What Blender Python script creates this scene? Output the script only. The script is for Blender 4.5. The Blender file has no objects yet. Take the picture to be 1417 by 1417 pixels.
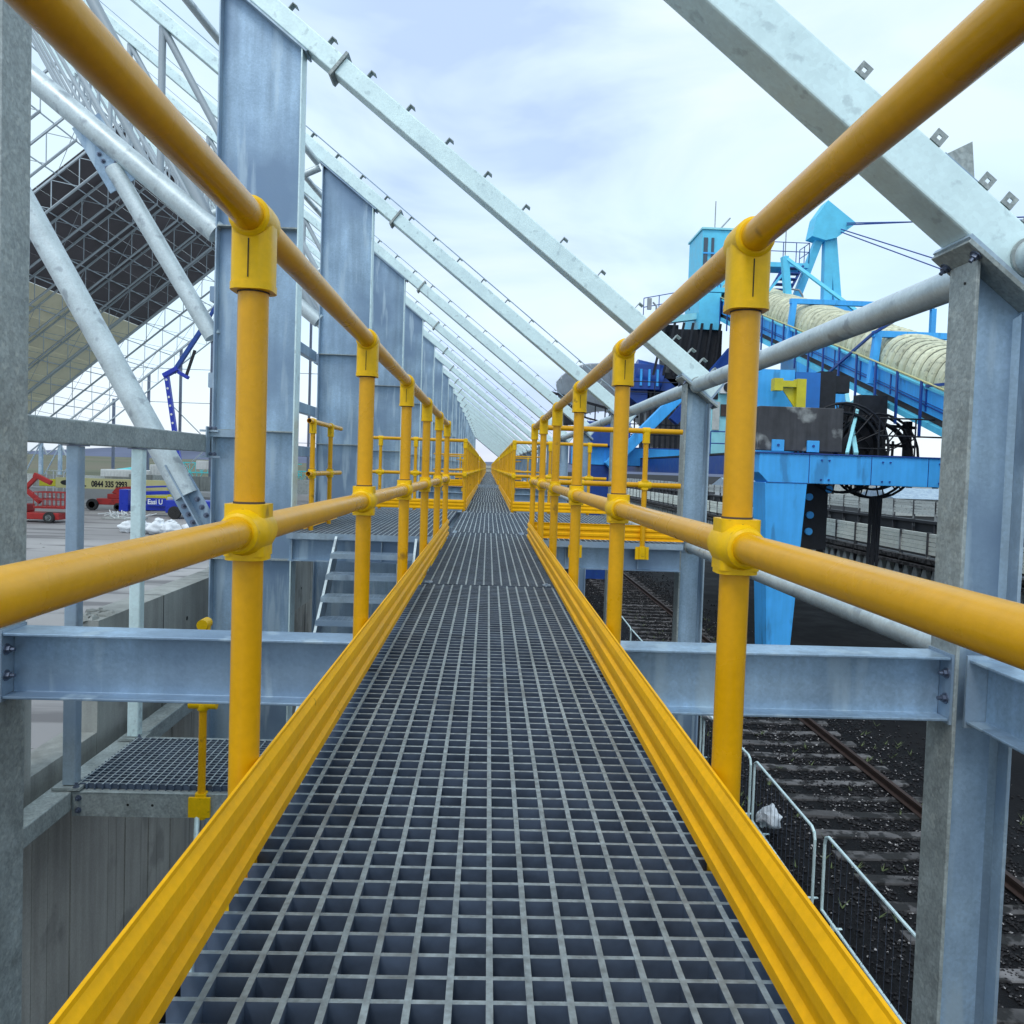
import bpy, math, random
from mathutils import Vector, Matrix, noise
random.seed(7)
C = bpy.context.scene.collection
S = bpy.context.scene
# ------------------------------------------------------------------ camera, sky, sun
EYE = 0.6745                      # eye height above the walkway grating (grating top is z = 0)
G = -4.6                          # ground level
def cam_setup():
    cd = bpy.data.cameras.new('camera'); co = bpy.data.objects.new('camera', cd); C.objects.link(co)
    yaw, pitch, roll = 0.0304, 0.0367, 0.0328
    f = Vector((math.sin(yaw)*math.cos(pitch), math.cos(yaw)*math.cos(pitch), -math.sin(pitch)))
    r0 = Vector((math.cos(yaw), -math.sin(yaw), 0)); u0 = r0.cross(f)
    r = math.cos(roll)*r0 + math.sin(roll)*u0; u = -math.sin(roll)*r0 + math.cos(roll)*u0
    m = Matrix((r, u, -f)).transposed().to_4x4(); m.translation = Vector((0, 0, EYE))
    co.matrix_world = m
    cd.sensor_width = 36; cd.lens = 36*1109.1/1417; cd.shift_y = (688.6-708.5)/1417
    cd.clip_start = 0.02; cd.clip_end = 4000
    S.camera = co
cam_setup()
SUN_EL, SUN_AZ = math.radians(56), math.radians(205)      # azimuth measured clockwise from +Y
def nd(nt, t, **kw):
    n = nt.nodes.new(t)
    for k, v in kw.items(): setattr(n, k, v)
    return n
def world():
    w = bpy.data.worlds.new('World'); S.world = w; w.use_nodes = True
    nt = w.node_tree; nt.nodes.clear(); L = nt.links.new
    out = nd(nt, 'ShaderNodeOutputWorld'); bg = nd(nt, 'ShaderNodeBackground'); add = nd(nt, 'ShaderNodeAddShader')
    sky = nd(nt, 'ShaderNodeTexSky', sky_type='NISHITA'); sky.sun_disc = False
    sky.sun_elevation = SUN_EL; sky.sun_rotation = SUN_AZ
    bg.inputs['Strength'].default_value = 0.05; L(sky.outputs[0], bg.inputs['Color'])
    # the overcast layer in front of that sky
    tc = nd(nt, 'ShaderNodeTexCoord'); sep = nd(nt, 'ShaderNodeSeparateXYZ'); L(tc.outputs['Generated'], sep.inputs[0])
    mp = nd(nt, 'ShaderNodeMapping'); mp.inputs['Scale'].default_value = (1.3, 1.3, 3.6); L(tc.outputs['Generated'], mp.inputs[0])
    n1 = nd(nt, 'ShaderNodeTexNoise'); n1.inputs['Scale'].default_value = 2.1; n1.inputs['Detail'].default_value = 5; n1.inputs['Roughness'].default_value = 0.5; n1.inputs['Distortion'].default_value = 0.5
    L(mp.outputs[0], n1.inputs['Vector'])
    n2 = nd(nt, 'ShaderNodeTexNoise'); n2.inputs['Scale'].default_value = 0.9; n2.inputs['Detail'].default_value = 3
    mp2 = nd(nt, 'ShaderNodeMapping'); mp2.inputs['Location'].default_value = (3.1, 1.2, .4); mp2.inputs['Scale'].default_value = (1.6, 1.6, 3.4); L(tc.outputs['Generated'], mp2.inputs[0]); L(mp2.outputs[0], n2.inputs['Vector'])
    r1 = nd(nt, 'ShaderNodeValToRGB'); e = r1.color_ramp.elements
    e[0].position = 0.36; e[0].color = (0.50, 0.61, 0.88, 1); e[1].position = 0.62; e[1].color = (0.84, 0.90, 0.96, 1)
    x = r1.color_ramp.elements.new(0.49); x.color = (0.70, 0.81, 0.93, 1)
    L(n1.outputs['Fac'], r1.inputs['Fac'])
    r2 = nd(nt, 'ShaderNodeValToRGB'); e = r2.color_ramp.elements      # height: dim lilac near the horizon, pale cyan above
    e[0].position = 0.0; e[0].color = (0.90, 0.86, 0.96, 1); e[1].position = 0.60; e[1].color = (1.12, 1.16, 1.12, 1)
    x = r2.color_ramp.elements.new(0.16); x.color = (0.94, 0.98, 1.02, 1)
    L(sep.outputs['Z'], r2.inputs['Fac'])
    mu = nd(nt, 'ShaderNodeMix', data_type='RGBA', blend_type='MULTIPLY'); mu.inputs[0].default_value = 1
    L(r1.outputs[0], mu.inputs[6]); L(r2.outputs[0], mu.inputs[7])
    # clearer white/cyan breaks
    r3 = nd(nt, 'ShaderNodeValToRGB'); e = r3.color_ramp.elements; e[0].position = 0.42; e[0].color = (0, 0, 0, 1); e[1].position = 0.66; e[1].color = (1, 1, 1, 1)
    L(n2.outputs['Fac'], r3.inputs['Fac'])
    mx = nd(nt, 'ShaderNodeMix', data_type='RGBA'); mx.inputs[7].default_value = (0.74, 0.95, 0.99, 1)
    mf = nd(nt, 'ShaderNodeMath', operation='MULTIPLY'); mf.inputs[1].default_value = .85; L(r3.outputs[0], mf.inputs[0]); L(mf.outputs[0], mx.inputs[0]); L(mu.outputs[2], mx.inputs[6])
    bg2 = nd(nt, 'ShaderNodeBackground'); bg2.inputs['Strength'].default_value = 0.95; L(mx.outputs[2], bg2.inputs['Color'])
    L(bg.outputs[0], add.inputs[0]); L(bg2.outputs[0], add.inputs[1]); L(add.outputs[0], out.inputs[0])
world()
sd = bpy.data.lights.new('sun', 'SUN'); sd.energy = 1.1; sd.angle = math.radians(18); sd.color = (1, .96, .9)
so = bpy.data.objects.new('sun', sd); C.objects.link(so)
sv = Vector((math.sin(SUN_AZ)*math.cos(SUN_EL), math.cos(SUN_AZ)*math.cos(SUN_EL), math.sin(SUN_EL)))
so.rotation_euler = sv.to_track_quat('Z', 'Y').to_euler(); so.location = (0, -5, 60)
S.view_settings.view_transform = 'Standard'; S.view_settings.look = 'None'; S.view_settings.exposure = 0.0; S.view_settings.gamma = 1.0
S.view_settings.use_curve_mapping = False

# ------------------------------------------------------------------ materials
def mat(name, col, rough=.6, metal=0., spec=.5, var=.12, vscale=4., bump=0., bscale=60., streak=0., spots=0., spotcol=(.02,.02,.02), spotscale=9., spotlim=.64, tint=None, rnd=0., fine=0., spangle=0., sa=(1,1,1)):
    m = bpy.data.materials.new(name); m.use_nodes = True; nt = m.node_tree; L = nt.links.new
    b = nt.nodes['Principled BSDF']; tc = nd(nt, 'ShaderNodeTexCoord'); co = tc.outputs['Object']
    oi0 = nd(nt, 'ShaderNodeObjectInfo'); ad = nd(nt, 'ShaderNodeVectorMath', operation='MULTIPLY_ADD'); ad.inputs[1].default_value = (37, 23, 41); L(oi0.outputs['Random'], ad.inputs[0]); L(co, ad.inputs[2]); co = ad.outputs[0]
    n = nd(nt, 'ShaderNodeTexNoise'); n.inputs['Scale'].default_value = vscale; n.inputs['Detail'].default_value = 6; n.inputs['Roughness'].default_value = .6; L(co, n.inputs['Vector'])
    ramp = nd(nt, 'ShaderNodeMapRange'); ramp.inputs['From Min'].default_value = .3; ramp.inputs['From Max'].default_value = .7; ramp.inputs['To Min'].default_value = 1-var; ramp.inputs['To Max'].default_value = 1+var; L(n.outputs['Fac'], ramp.inputs['Value'])
    cur = ramp.outputs[0]
    def mul(a, c):
        k = nd(nt, 'ShaderNodeMath', operation='MULTIPLY'); L(a, k.inputs[0]); L(c, k.inputs[1]); return k.outputs[0]
    def extra(scale, sz, lo, hi, fr=(.3, .7), det=3):
        mp = nd(nt, 'ShaderNodeMapping'); mp.inputs['Scale'].default_value = sz; L(co, mp.inputs[0])
        q = nd(nt, 'ShaderNodeTexNoise'); q.inputs['Scale'].default_value = scale; q.inputs['Detail'].default_value = det; L(mp.outputs[0], q.inputs['Vector'])
        k = nd(nt, 'ShaderNodeMapRange'); k.inputs['From Min'].default_value = fr[0]; k.inputs['From Max'].default_value = fr[1]; k.inputs['To Min'].default_value = lo; k.inputs['To Max'].default_value = hi; L(q.outputs['Fac'], k.inputs['Value']); return k.outputs[0]
    if streak: cur = mul(cur, extra(9, (1, 1, .08), 1-streak, 1+streak, det=5))
    if fine: cur = mul(cur, extra(70, (1, 1, 1), 1-fine, 1+fine))
    if spangle:
        vo = nd(nt, 'ShaderNodeTexVoronoi'); vo.inputs['Scale'].default_value = 55; L(co, vo.inputs['Vector'])
        vs_ = nd(nt, 'ShaderNodeSeparateColor'); L(vo.outputs['Color'], vs_.inputs[0])
        k = nd(nt, 'ShaderNodeMapRange'); k.inputs['To Min'].default_value = 1-spangle; k.inputs['To Max'].default_value = 1+spangle; L(vs_.outputs[0], k.inputs['Value']); cur = mul(cur, k.outputs[0])
    if rnd:
        oi = nd(nt, 'ShaderNodeObjectInfo'); k = nd(nt, 'ShaderNodeMapRange'); k.inputs['To Min'].default_value = 1-rnd; k.inputs['To Max'].default_value = 1+rnd; L(oi.outputs['Random'], k.inputs['Value']); cur = mul(cur, k.outputs[0])
    sc = nd(nt, 'ShaderNodeVectorMath', operation='SCALE'); sc.inputs[0].default_value = col[:3]; L(cur, sc.inputs['Scale']); c = sc.outputs[0]
    if tint:
        tn = nd(nt, 'ShaderNodeTexNoise'); tn.inputs['Scale'].default_value = vscale*.45; tn.inputs['Detail'].default_value = 4; L(co, tn.inputs['Vector'])
        k = nd(nt, 'ShaderNodeMapRange'); k.inputs['From Min'].default_value = .42; k.inputs['From Max'].default_value = .62; L(tn.outputs['Fac'], k.inputs['Value'])
        mx = nd(nt, 'ShaderNodeMix', data_type='RGBA'); mx.inputs[7].default_value = (*tint, 1); L(c, mx.inputs[6]); L(k.outputs[0], mx.inputs[0]); c = mx.outputs[2]
    if spots:
        q = extra(spotscale, sa, 0, spots, (spotlim, spotlim+.07), 8)
        mx = nd(nt, 'ShaderNodeMix', data_type='RGBA'); mx.inputs[7].default_value = (*spotcol, 1); L(c, mx.inputs[6]); L(q, mx.inputs[0]); c = mx.outputs[2]
    L(c, b.inputs['Base Color'])
    b.inputs['Roughness'].default_value = rough; b.inputs['Metallic'].default_value = metal; b.inputs['Specular IOR Level'].default_value = spec
    rr = nd(nt, 'ShaderNodeMapRange'); rr.inputs['From Min'].default_value = .3; rr.inputs['From Max'].default_value = .7; rr.inputs['To Min'].default_value = max(.05, rough-.1); rr.inputs['To Max'].default_value = min(1, rough+.1); L(n.outputs['Fac'], rr.inputs['Value']); L(rr.outputs[0], b.inputs['Roughness'])
    if bump:
        bn = nd(nt, 'ShaderNodeTexNoise'); bn.inputs['Scale'].default_value = bscale; bn.inputs['Detail'].default_value = 4; L(co, bn.inputs['Vector'])
        bp = nd(nt, 'ShaderNodeBump'); bp.inputs['Strength'].default_value = bump; bp.inputs['Distance'].default_value = .01; L(bn.outputs['Fac'], bp.inputs['Height']); L(bp.outputs[0], b.inputs['Normal'])
    return m
M = {}
M['yel_tube'] = mat('yellow_tube_paint', (.72, .36, .0015), .30, 0, .36, .10, 3, .03, 200, streak=.05, fine=.04, spots=.8, spotcol=(.14, .07, .014), spotscale=7, spotlim=.67)
M['yel_fit'] = mat('yellow_fitting_plastic', (.84, .50, .0015), .38, 0, .28, .08, 14, .06, 160, fine=.05, spots=.6, spotcol=(.26,.15,.02), spotscale=26, spotlim=.66)
M['yel_toe'] = mat('yellow_kickboard', (.90, .46, .0015), .5, 0, .2, .10, 5, .06, 220, fine=.06, spots=.8, spotcol=(.2, .10, .012), spotscale=20, spotlim=.70)
M['hole'] = mat('dark_hole', (.02, .02, .02), .8)
M['galv'] = mat('galvanised_steel', (.40, .50, .58), .45, .45, .5, .14, 3.5, .10, 45, streak=.14, fine=.06, spangle=.06, tint=(.28, .38, .50), rnd=.05, spots=.5, spotcol=(.15,.19,.25), spotscale=5, spotlim=.60, sa=(1,1,.3))
M['galv_web'] = mat('galvanised_plate', (.32, .44, .56), .42, .50, .5, .16, 2.0, .10, 40, streak=.20, fine=.07, spangle=.06, tint=(.21, .30, .42), rnd=.10, spots=.6, spotcol=(.50,.62,.70), spotscale=4, spotlim=.56, sa=(1.6,1.6,.18))
M['galv_tube'] = mat('galvanised_tube', (.60, .68, .70), .42, .40, .5, .14, 4, .08, 30, fine=.06, spangle=.05, spots=.6, spotcol=(.28, .32, .36), spotscale=6, spotlim=.58)
M['galv_rafter'] = mat('bright_galvanised_rafter', (.72, .88, .88), .45, .35, .5, .08, 5, .05, 40, spangle=.04, spots=.5, spotcol=(.42, .52, .54), spotscale=12, spotlim=.60)
M['galv_dull'] = mat('weathered_galvanised', (.33, .37, .365), .55, .3, .4, .2, 8, .15, 60, fine=.14, spangle=.12, spots=.45, spotcol=(.56, .60, .56), spotscale=26, spotlim=.60)
M['bolt'] = mat('bolt_steel', (.16, .19, .26), .4, .7)
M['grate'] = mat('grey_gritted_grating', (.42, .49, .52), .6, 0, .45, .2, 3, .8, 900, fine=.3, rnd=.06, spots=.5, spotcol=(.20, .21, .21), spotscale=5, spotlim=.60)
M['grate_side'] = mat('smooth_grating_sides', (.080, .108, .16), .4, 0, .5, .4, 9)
M['concrete'] = mat('cast_concrete', (.33, .34, .32), .85, 0, .3, .2, 1.2, .3, 30, streak=.16, fine=.06, spots=.5, spotcol=(.14, .14, .13), spotscale=1.6, spotlim=.6)
M['concrete_board'] = mat('board_marked_concrete', (.35, .335, .30), .85, 0, .3, .16, 1.2, .3, 30, streak=.18, fine=.08, spots=.5, spotcol=(.15, .145, .135), spotscale=1.6, spotlim=.57)
M['cyan'] = mat('bright_blue_paint', (.065, .43, .93), .5, 0, .4, .10, 1.5, .03, 20, streak=.07, spots=.55, spotcol=(.04, .17, .36), spotscale=2.2, spotlim=.60, sa=(1,1,.25))
M['pale'] = mat('pale_cyan_paint', (.34, .76, .84), .5, 0, .4, .1, 2, spots=.4, spotcol=(.10, .30, .38), spotscale=5, spotlim=.66)
M['mast'] = mat('sky_blue_paint', (.13, .62, .88), .5, 0, .4, .1, 2, spots=.2, spotcol=(.1, .3, .4), spotlim=.68)
M['navy'] = mat('deep_blue_paint', (.012, .06, .30), .4, 0, .5, .2, 3, spots=.5, spotcol=(.02, .1, .2), spotlim=.6)
M['deep'] = mat('shade_side_blue', (.02, .17, .55), .45, 0, .4, .12, 2)
M['black'] = mat('black_greasy_steel', (.018, .02, .026), .6, .1, .4, .4, 6)
M['slab'] = mat('stained_steel_slab', (.060, .062, .07), .75, 0, .3, .3, 1.5, .2, 30, streak=.2, spots=.8, spotcol=(.36, .38, .38), spotscale=1.1, spotlim=.545)
M['cover'] = mat('weathered_fibreglass', (.62, .62, .45), .7, 0, .3, .16, 3, .1, 20, streak=.14, fine=.05, spots=.6, spotcol=(.20, .21, .16), spotscale=7, spotlim=.58, rnd=.10)
M['groove_dark'] = mat('cover_groove_dark', (.13, .14, .10), .9, var=.4)  # dark tone for the gaps between cover ribs
M['trough'] = mat('pale_ribbed_sheet', (.66, .70, .72), .6, .1, .4, .15, 2)
M['belt'] = mat('belt_shadow_brown', (.075, .055, .05), .9, var=.3)
M['hood'] = mat('ribbed_grey_hood', (.34, .36, .38), .6, .2, .4, .2, 2)
M['lag'] = mat('precast_white_plank', (.84, .88, .80), .8, 0, .3, .10, 3, .1, 30, spots=.5, spotcol=(.3, .3, .25), spotscale=3, spotlim=.64, rnd=.10)
M['lag2'] = mat('weathered_grey_plank', (.52, .55, .53), .85, 0, .3, .2, 3, spots=.6, spotcol=(.2, .2, .19), spotscale=3, spotlim=.58, rnd=.15)
M['coal'] = mat('coal_dust_ground', (.0045, .0045, .0055), .8, 0, .15, .5, 1.1, .6, 14, tint=(.009, .0085, .0095), spots=.5, spotcol=(.07, .065, .06), spotscale=42, spotlim=.67)
M['ballast'] = mat('dark_ballast_bed', (.006, .006, .007), .8, 0, .15, .5, 8, 1, 60, spots=.9, spotcol=(.13, .12, .12), spotscale=70, spotlim=.66)
M['stone'] = mat('ballast_stone', (.012, .011, .013), .7, 0, .3, .5, 18, spots=1, spotcol=(.42, .40, .40), spotscale=16, spotlim=.60)
M['yard'] = mat('dusty_yard', (.40, .39, .385), .95, 0, .2, .2, .12, .3, 3, tint=(.30, .29, .29), fine=.0, spots=.7, spotcol=(.13, .125, .13), spotscale=.9, spotlim=.54, sa=(.12,.8,1))
M['field'] = mat('rough_field', (.13, .14, .095), .95, 0, .1, .35, .02, tint=(.16, .15, .11))
M['hill'] = mat('distant_hill', (.13, .15, .22), 1, 0, .1, .2, .004)
M['rust'] = mat('rusty_rail', (.050, .030, .024), .6, .3, .4, .2, 10)
M['sleeper'] = mat('concrete_sleeper', (.115, .11, .112), .85, 0, .3, .4, 3, .3, 30, spots=.9, spotcol=(.012, .012, .012), spotscale=4, spotlim=.47, rnd=.4)
M['clad'] = mat('charcoal_cladding', (.115, .105, .115), .7, 0, .3, .15, .6, rnd=.12)
M['clad2'] = mat('beige_cladding', (.80, .76, .55), .8, 0, .3, .08, .4, rnd=.05)
M['truss'] = mat('far_galvanised_truss', (.42, .48, .52), .5, .2, .4, .1, 1, rnd=.1)
M['red'] = mat('red_machine_paint', (.36, .022, .02), .5, 0, .4, .2, 2, spots=.5, spotcol=(.10,.02,.02), spotscale=3, spotlim=.6)
M['blue2'] = mat('blue_machine_paint', (.01, .035, .42), .35, 0, .5, .1, 2)
M['cream'] = mat('cream_boom_paint', (.60, .56, .27), .5, 0, .4, .06, 1)
M['white'] = mat('dirty_white', (.72, .74, .74), .7, 0, .3, .08, 3, rnd=.08)
M['sack'] = mat('white_rubble_sack', (.80, .83, .86), .85, 0, .2, .1, 5, .6, 9)
M['tyre'] = mat('tyre_rubber', (.03, .03, .03), .9)
M['turq'] = mat('turquoise_lattice_paint', (.10, .52, .55), .5, 0, .4, .1, 2)
M['glass'] = mat('dark_window_glass', (.03, .06, .10), .08, 0, .8, .05, 3)
M['yelmach'] = mat('yellow_machine_paint', (.62, .55, .02), .45)
M['ink'] = mat('black_lettering', (.02, .02, .02), .7)
M['plant'] = mat('weed_leaves', (.10, .13, .05), .8, var=.3)
M['wrap'] = mat('crumpled_white_wrap', (.62, .66, .70), .5, 0, .4, .1, 20, .8, 60)

# ------------------------------------------------------------------ mesh builder
class MB:
    def __init__(s): s.v = []; s.f = []; s.sm = []
    def add(s, vs, fs, smooth=False):
        n = len(s.v); s.v += [tuple(v) for v in vs]
        for i, f in enumerate(fs):
            s.f.append([n+k for k in f]); s.sm.append(smooth if isinstance(smooth, bool) else smooth[i])
    def box(s, x0, x1, y0, y1, z0, z1):
        s.add([(x0,y0,z0),(x1,y0,z0),(x1,y1,z0),(x0,y1,z0),(x0,y0,z1),(x1,y0,z1),(x1,y1,z1),(x0,y1,z1)],
              [(0,3,2,1),(4,5,6,7),(0,1,5,4),(1,2,6,5),(2,3,7,6),(3,0,4,7)])
    def axes(s, p, q, up):
        p, q = Vector(p), Vector(q); d = (q-p).normalized(); up = Vector(up)
        if abs(d.dot(up)) > .999: up = Vector((0, 1, 0)) if abs(d.y) < .9 else Vector((1, 0, 0))
        a = d.cross(up).normalized(); u = a.cross(d).normalized(); return p, q, a, u
    def prof(s, p, q, pts, up=(0,0,1), smooth=False, caps=True, q_pts=None):
        p, q, a, u = s.axes(p, q, up); n = len(pts); q_pts = q_pts or pts
        vs = [p+a*x+u*y for x, y in pts]+[q+a*x+u*y for x, y in q_pts]
        fs = [(i, (i+1) % n, n+(i+1) % n, n+i) for i in range(n)]; sm = [smooth]*n
        if caps: fs += [tuple(range(n-1, -1, -1)), tuple(range(n, 2*n))]; sm += [False, False]
        s.add(vs, fs, sm)
    def beam(s, p, q, w, h, up=(0,0,1)):
        s.prof(p, q, [(-w/2,-h/2),(w/2,-h/2),(w/2,h/2),(-w/2,h/2)], up)
    def rbeam(s, p, q, w, h, r=.012, up=(0,0,1)):
        pts = []
        for cx, cy, a0 in ((w/2-r,-h/2+r,-90),(w/2-r,h/2-r,0),(-w/2+r,h/2-r,90),(-w/2+r,-h/2+r,180)):
            for k in range(4):
                t = math.radians(a0+30*k); pts.append((cx+r*math.cos(t), cy+r*math.sin(t)))
        s.prof(p, q, pts, up)
    def tube(s, p, q, r, n=14, caps=True, r2=None):
        pt = [(r*math.cos(2*math.pi*i/n), r*math.sin(2*math.pi*i/n)) for i in range(n)]
        r2 = r if r2 is None else r2
        s.prof(p, q, pt, smooth=True, caps=caps, q_pts=[(x*r2/r, y*r2/r) for x, y in pt])
    def pipe(s, p, q, r, ri, n=18):
        s.tube(p, q, r, n, caps=False); k = len(s.v)-2*n; m = len(s.v)
        p, q, a, u = s.axes(p, q, (0,0,1))
        vs = [P+a*(ri*math.cos(2*math.pi*i/n))+u*(ri*math.sin(2*math.pi*i/n)) for P in (p, q) for i in range(n)]
        s.add(vs, [(i, n+i, n+(i+1) % n, (i+1) % n) for i in range(n)], True)
        for o in (0, n):
            for i in range(n): s.f.append([k+o+i, k+o+(i+1) % n, m+o+(i+1) % n, m+o+i]); s.sm.append(False)
    def ibeam(s, p, q, w, h, tf=.012, tw=.009, up=(0,0,1)):
        a, b, c = w/2, h/2, tw/2
        s.prof(p, q, [(-a,-b),(a,-b),(a,-b+tf),(c,-b+tf),(c,b-tf),(a,b-tf),(a,b),(-a,b),(-a,b-tf),(-c,b-tf),(-c,-b+tf),(-a,-b+tf)], up)
    def path(s, pts, r, n=8):
        for i in range(len(pts)-1):
            s.tube(pts[i], pts[i+1], r, n)
    def lathe(s, c, prof, axis=(0,0,1), n=18, smooth=True):
        c = Vector(c); ax = Vector(axis).normalized(); t = Vector((1,0,0)) if abs(ax.x) < .9 else Vector((0,1,0))
        a = ax.cross(t).normalized(); b = ax.cross(a); vs = []
        for r, h in prof:
            for i in range(n):
                w = 2*math.pi*i/n; vs.append(c+ax*h+(a*math.cos(w)+b*math.sin(w))*r)
        fs = [(j*n+i, j*n+(i+1) % n, (j+1)*n+(i+1) % n, (j+1)*n+i) for j in range(len(prof)-1) for i in range(n)]
        s.add(vs, fs, smooth); s.add([vs[i] for i in range(n)], [tuple(range(n-1, -1, -1))]); s.add(vs[-n:], [tuple(range(n))])
    def blob(s, c, rx, ry, rz, n=7, m=10, amp=.15, seed=0):
        c = Vector(c); vs = []
        for j in range(n+1):
            th = math.pi*j/n
            for i in range(m):
                ph = 2*math.pi*i/m; d = Vector((math.sin(th)*math.cos(ph), math.sin(th)*math.sin(ph), math.cos(th)))
                k = 1+amp*noise.noise(d*1.7+Vector((seed*3.1, seed, 0)))*2
                vs.append(c+Vector((d.x*rx, d.y*ry, d.z*rz))*k)
        s.add(vs, [(j*m+i, (j+1)*m+i, (j+1)*m+(i+1) % m, j*m+(i+1) % m) for j in range(n) for i in range(m)], True)
    def mesh(s, name, m, off=(0,0,0)):
        me = bpy.data.meshes.new(name); ox, oy, oz = off
        me.from_pydata([(x-ox, y-oy, z-oz) for x, y, z in s.v], [], s.f)
        me.polygons.foreach_set('use_smooth', s.sm)
        for q in (m if isinstance(m, tuple) else (m,)): me.materials.append(M[q])
        if getattr(s, 'mi', None): me.polygons.foreach_set('material_index', s.mi)
        me.update()
        if any(s.sm): me.set_sharp_from_angle(angle=math.radians(75 if m in ('sack', 'wrap', 'turq') else 44))
        return me
ORG = {}
def link(name, data, parent=None, loc=(0,0,0), rot=None):
    o = bpy.data.objects.new(name, data); C.objects.link(o); o.location = loc
    if rot: o.rotation_euler = rot
    if parent: o.parent = parent
    return o
def tag(o, label, cat, group=None):
    o['label'] = label; o['category'] = cat; o['kind'] = 'thing'
    if group: o['group'] = group
    return o
def thing(name, label, cat, loc, group=None, rz=0):
    o = bpy.data.objects.new(name, None); C.objects.link(o); o.location = loc; o.empty_display_size = .2; o.rotation_euler = (0, 0, rz)
    ORG[o.name] = Vector(loc); return tag(o, label, cat, group)
def part(mb, name, m, root, parent=None, label=None, bevel=0, stuff=False):
    """mesh in world coordinates -> child of root (or of a part of root, whose own origin is the root's)"""
    o = link(name, mb.mesh(name, m, ORG[root.name]), parent or root)
    if label: o['label'] = label
    if stuff: o['kind'] = 'stuff'
    if bevel: bv(o, bevel)
    return o
def inst(me, name, root, loc, parent=None, rot=None, scale=None):
    o = link(name, me, parent or root, Vector(loc)-ORG[root.name], rot)
    if scale: o.scale = scale
    return o
def solo(mb, name, m, label, cat, loc, group=None, bevel=0):
    o = link(name, mb.mesh(name, m, loc), None, loc); tag(o, label, cat, group)
    if bevel: bv(o, bevel)
    return o
def bv(o, w, seg=2):
    b = o.modifiers.new('bevel', 'BEVEL'); b.width = w; b.segments = seg; b.limit_method = 'ANGLE'; b.angle_limit = math.radians(40)
def struct(mb, name, m):
    o = link(name, mb.mesh(name, m)); o['kind'] = 'structure'; return o
def frz(me): return me
ORD = ['nearest','second','third','fourth','fifth','sixth','seventh','eighth','ninth','tenth','eleventh','twelfth','thirteenth','fourteenth','fifteenth','sixteenth','seventeenth','eighteenth','nineteenth','twentieth','twenty-first','twenty-second','twenty-third','twenty-fourth','twenty-fifth','twenty-sixth','twenty-seventh','twenty-eighth','twenty-ninth','thirtieth','thirty-first','thirty-second']

# ------------------------------------------------------------------ layout constants
XL, XR = -0.3988, 0.4261          # handrail post lines
Y1, SP = 1.354, 1.246
YC, BAY = 3.2755, 4.707           # first frame, frame spacing
NF = 24                           # frames 0..23
FY = [YC+BAY*k for k in range(NF)]
CRX, CLX = 1.925, -1.905          # inner faces of eaves columns / deep columns
SL = .789                         # near roof slope
def zr(x): return 1.55+SL*(2.02-x)   # underside of rafter
RX, RZ = -29.5, 26.4              # ridge
SL2 = .84

# ------------------------------------------------------------------ ground and distance
g = MB(); g.box(-3.0, 900, -60, 2500, G-.5, G); struct(g, 'ground', 'coal')
g = MB(); g.box(-160, -3.0, -60, 118, G-.5, G+.004); struct(g, 'yard', 'yard')
def grid(name, m, x0, x1, y0, y1, n, zf):
    b = MB(); vs = []; 
    for j in range(n+1):
        for i in range(n+1):
            x = x0+(x1-x0)*i/n; y = y0+(y1-y0)*j/n; vs.append((x, y, zf(x, y)))
    b.add(vs, [(j*(n+1)+i, j*(n+1)+i+1, (j+1)*(n+1)+i+1, (j+1)*(n+1)+i) for j in range(n) for i in range(n)], True)
    return struct(b, name, m)
grid('field', 'field', -1800, -3, 118, 2500, 40, lambda x, y: G+.0+1.6*(min(1, (y-118)/60))*(.5+.5*noise.noise(Vector((x*.01, y*.01, 0)))))
grid('hills', 'hill', -2600, 1500, 2200, 3000, 60, lambda x, y: G+42*max(0, math.sin(math.pi*(y-2200)/800))*(.55+.9*noise.noise(Vector((x*.0016, 3, 0)))))
g = MB(); g.box(-1800, -160, -60, 118, G-.5, G-.004); struct(g, 'pasture', 'field')

# ------------------------------------------------------------------ walkway grating
PX, PY = .0515, .0485
def lattice(x0, nx, y0, ny, ex=.038, h=.038, stub=True):
    """longitudinal ribs along Y at x0+k*PX, cross ribs along X at y0+k*PY"""
    b = MB(); b.mi = []; xa = x0-ex; xb = x0+(nx-1)*PX+ex; ya = y0-PY/2; yb = y0+(ny-1)*PY+PY/2
    def rib(c, lo, hi, t, z1, ax, tb):
        # tapered rib, wider at the top
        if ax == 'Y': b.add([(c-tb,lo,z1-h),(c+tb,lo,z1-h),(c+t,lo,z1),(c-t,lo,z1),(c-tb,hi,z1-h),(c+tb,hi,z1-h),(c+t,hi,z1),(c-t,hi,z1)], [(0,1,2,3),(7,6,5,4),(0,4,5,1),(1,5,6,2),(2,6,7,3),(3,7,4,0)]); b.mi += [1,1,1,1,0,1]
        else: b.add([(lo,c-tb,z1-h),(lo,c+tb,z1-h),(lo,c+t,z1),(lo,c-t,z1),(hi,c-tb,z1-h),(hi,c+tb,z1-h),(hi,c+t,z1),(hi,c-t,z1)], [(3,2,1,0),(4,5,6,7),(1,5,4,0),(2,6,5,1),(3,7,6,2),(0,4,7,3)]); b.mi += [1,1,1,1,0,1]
    for k in range(nx): rib(x0+k*PX, ya, yb, .0046, 0, 'Y', .0028)
    for k in range(ny): rib(y0+k*PY, xa, xb, .0040, -.0010, 'X', .0024)
    return b
NYP = 75; PL = NYP*PY+.022
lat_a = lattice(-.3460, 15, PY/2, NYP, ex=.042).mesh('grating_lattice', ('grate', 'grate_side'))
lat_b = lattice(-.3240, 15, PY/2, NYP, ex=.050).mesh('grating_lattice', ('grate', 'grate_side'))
J1 = 4.575
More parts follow.
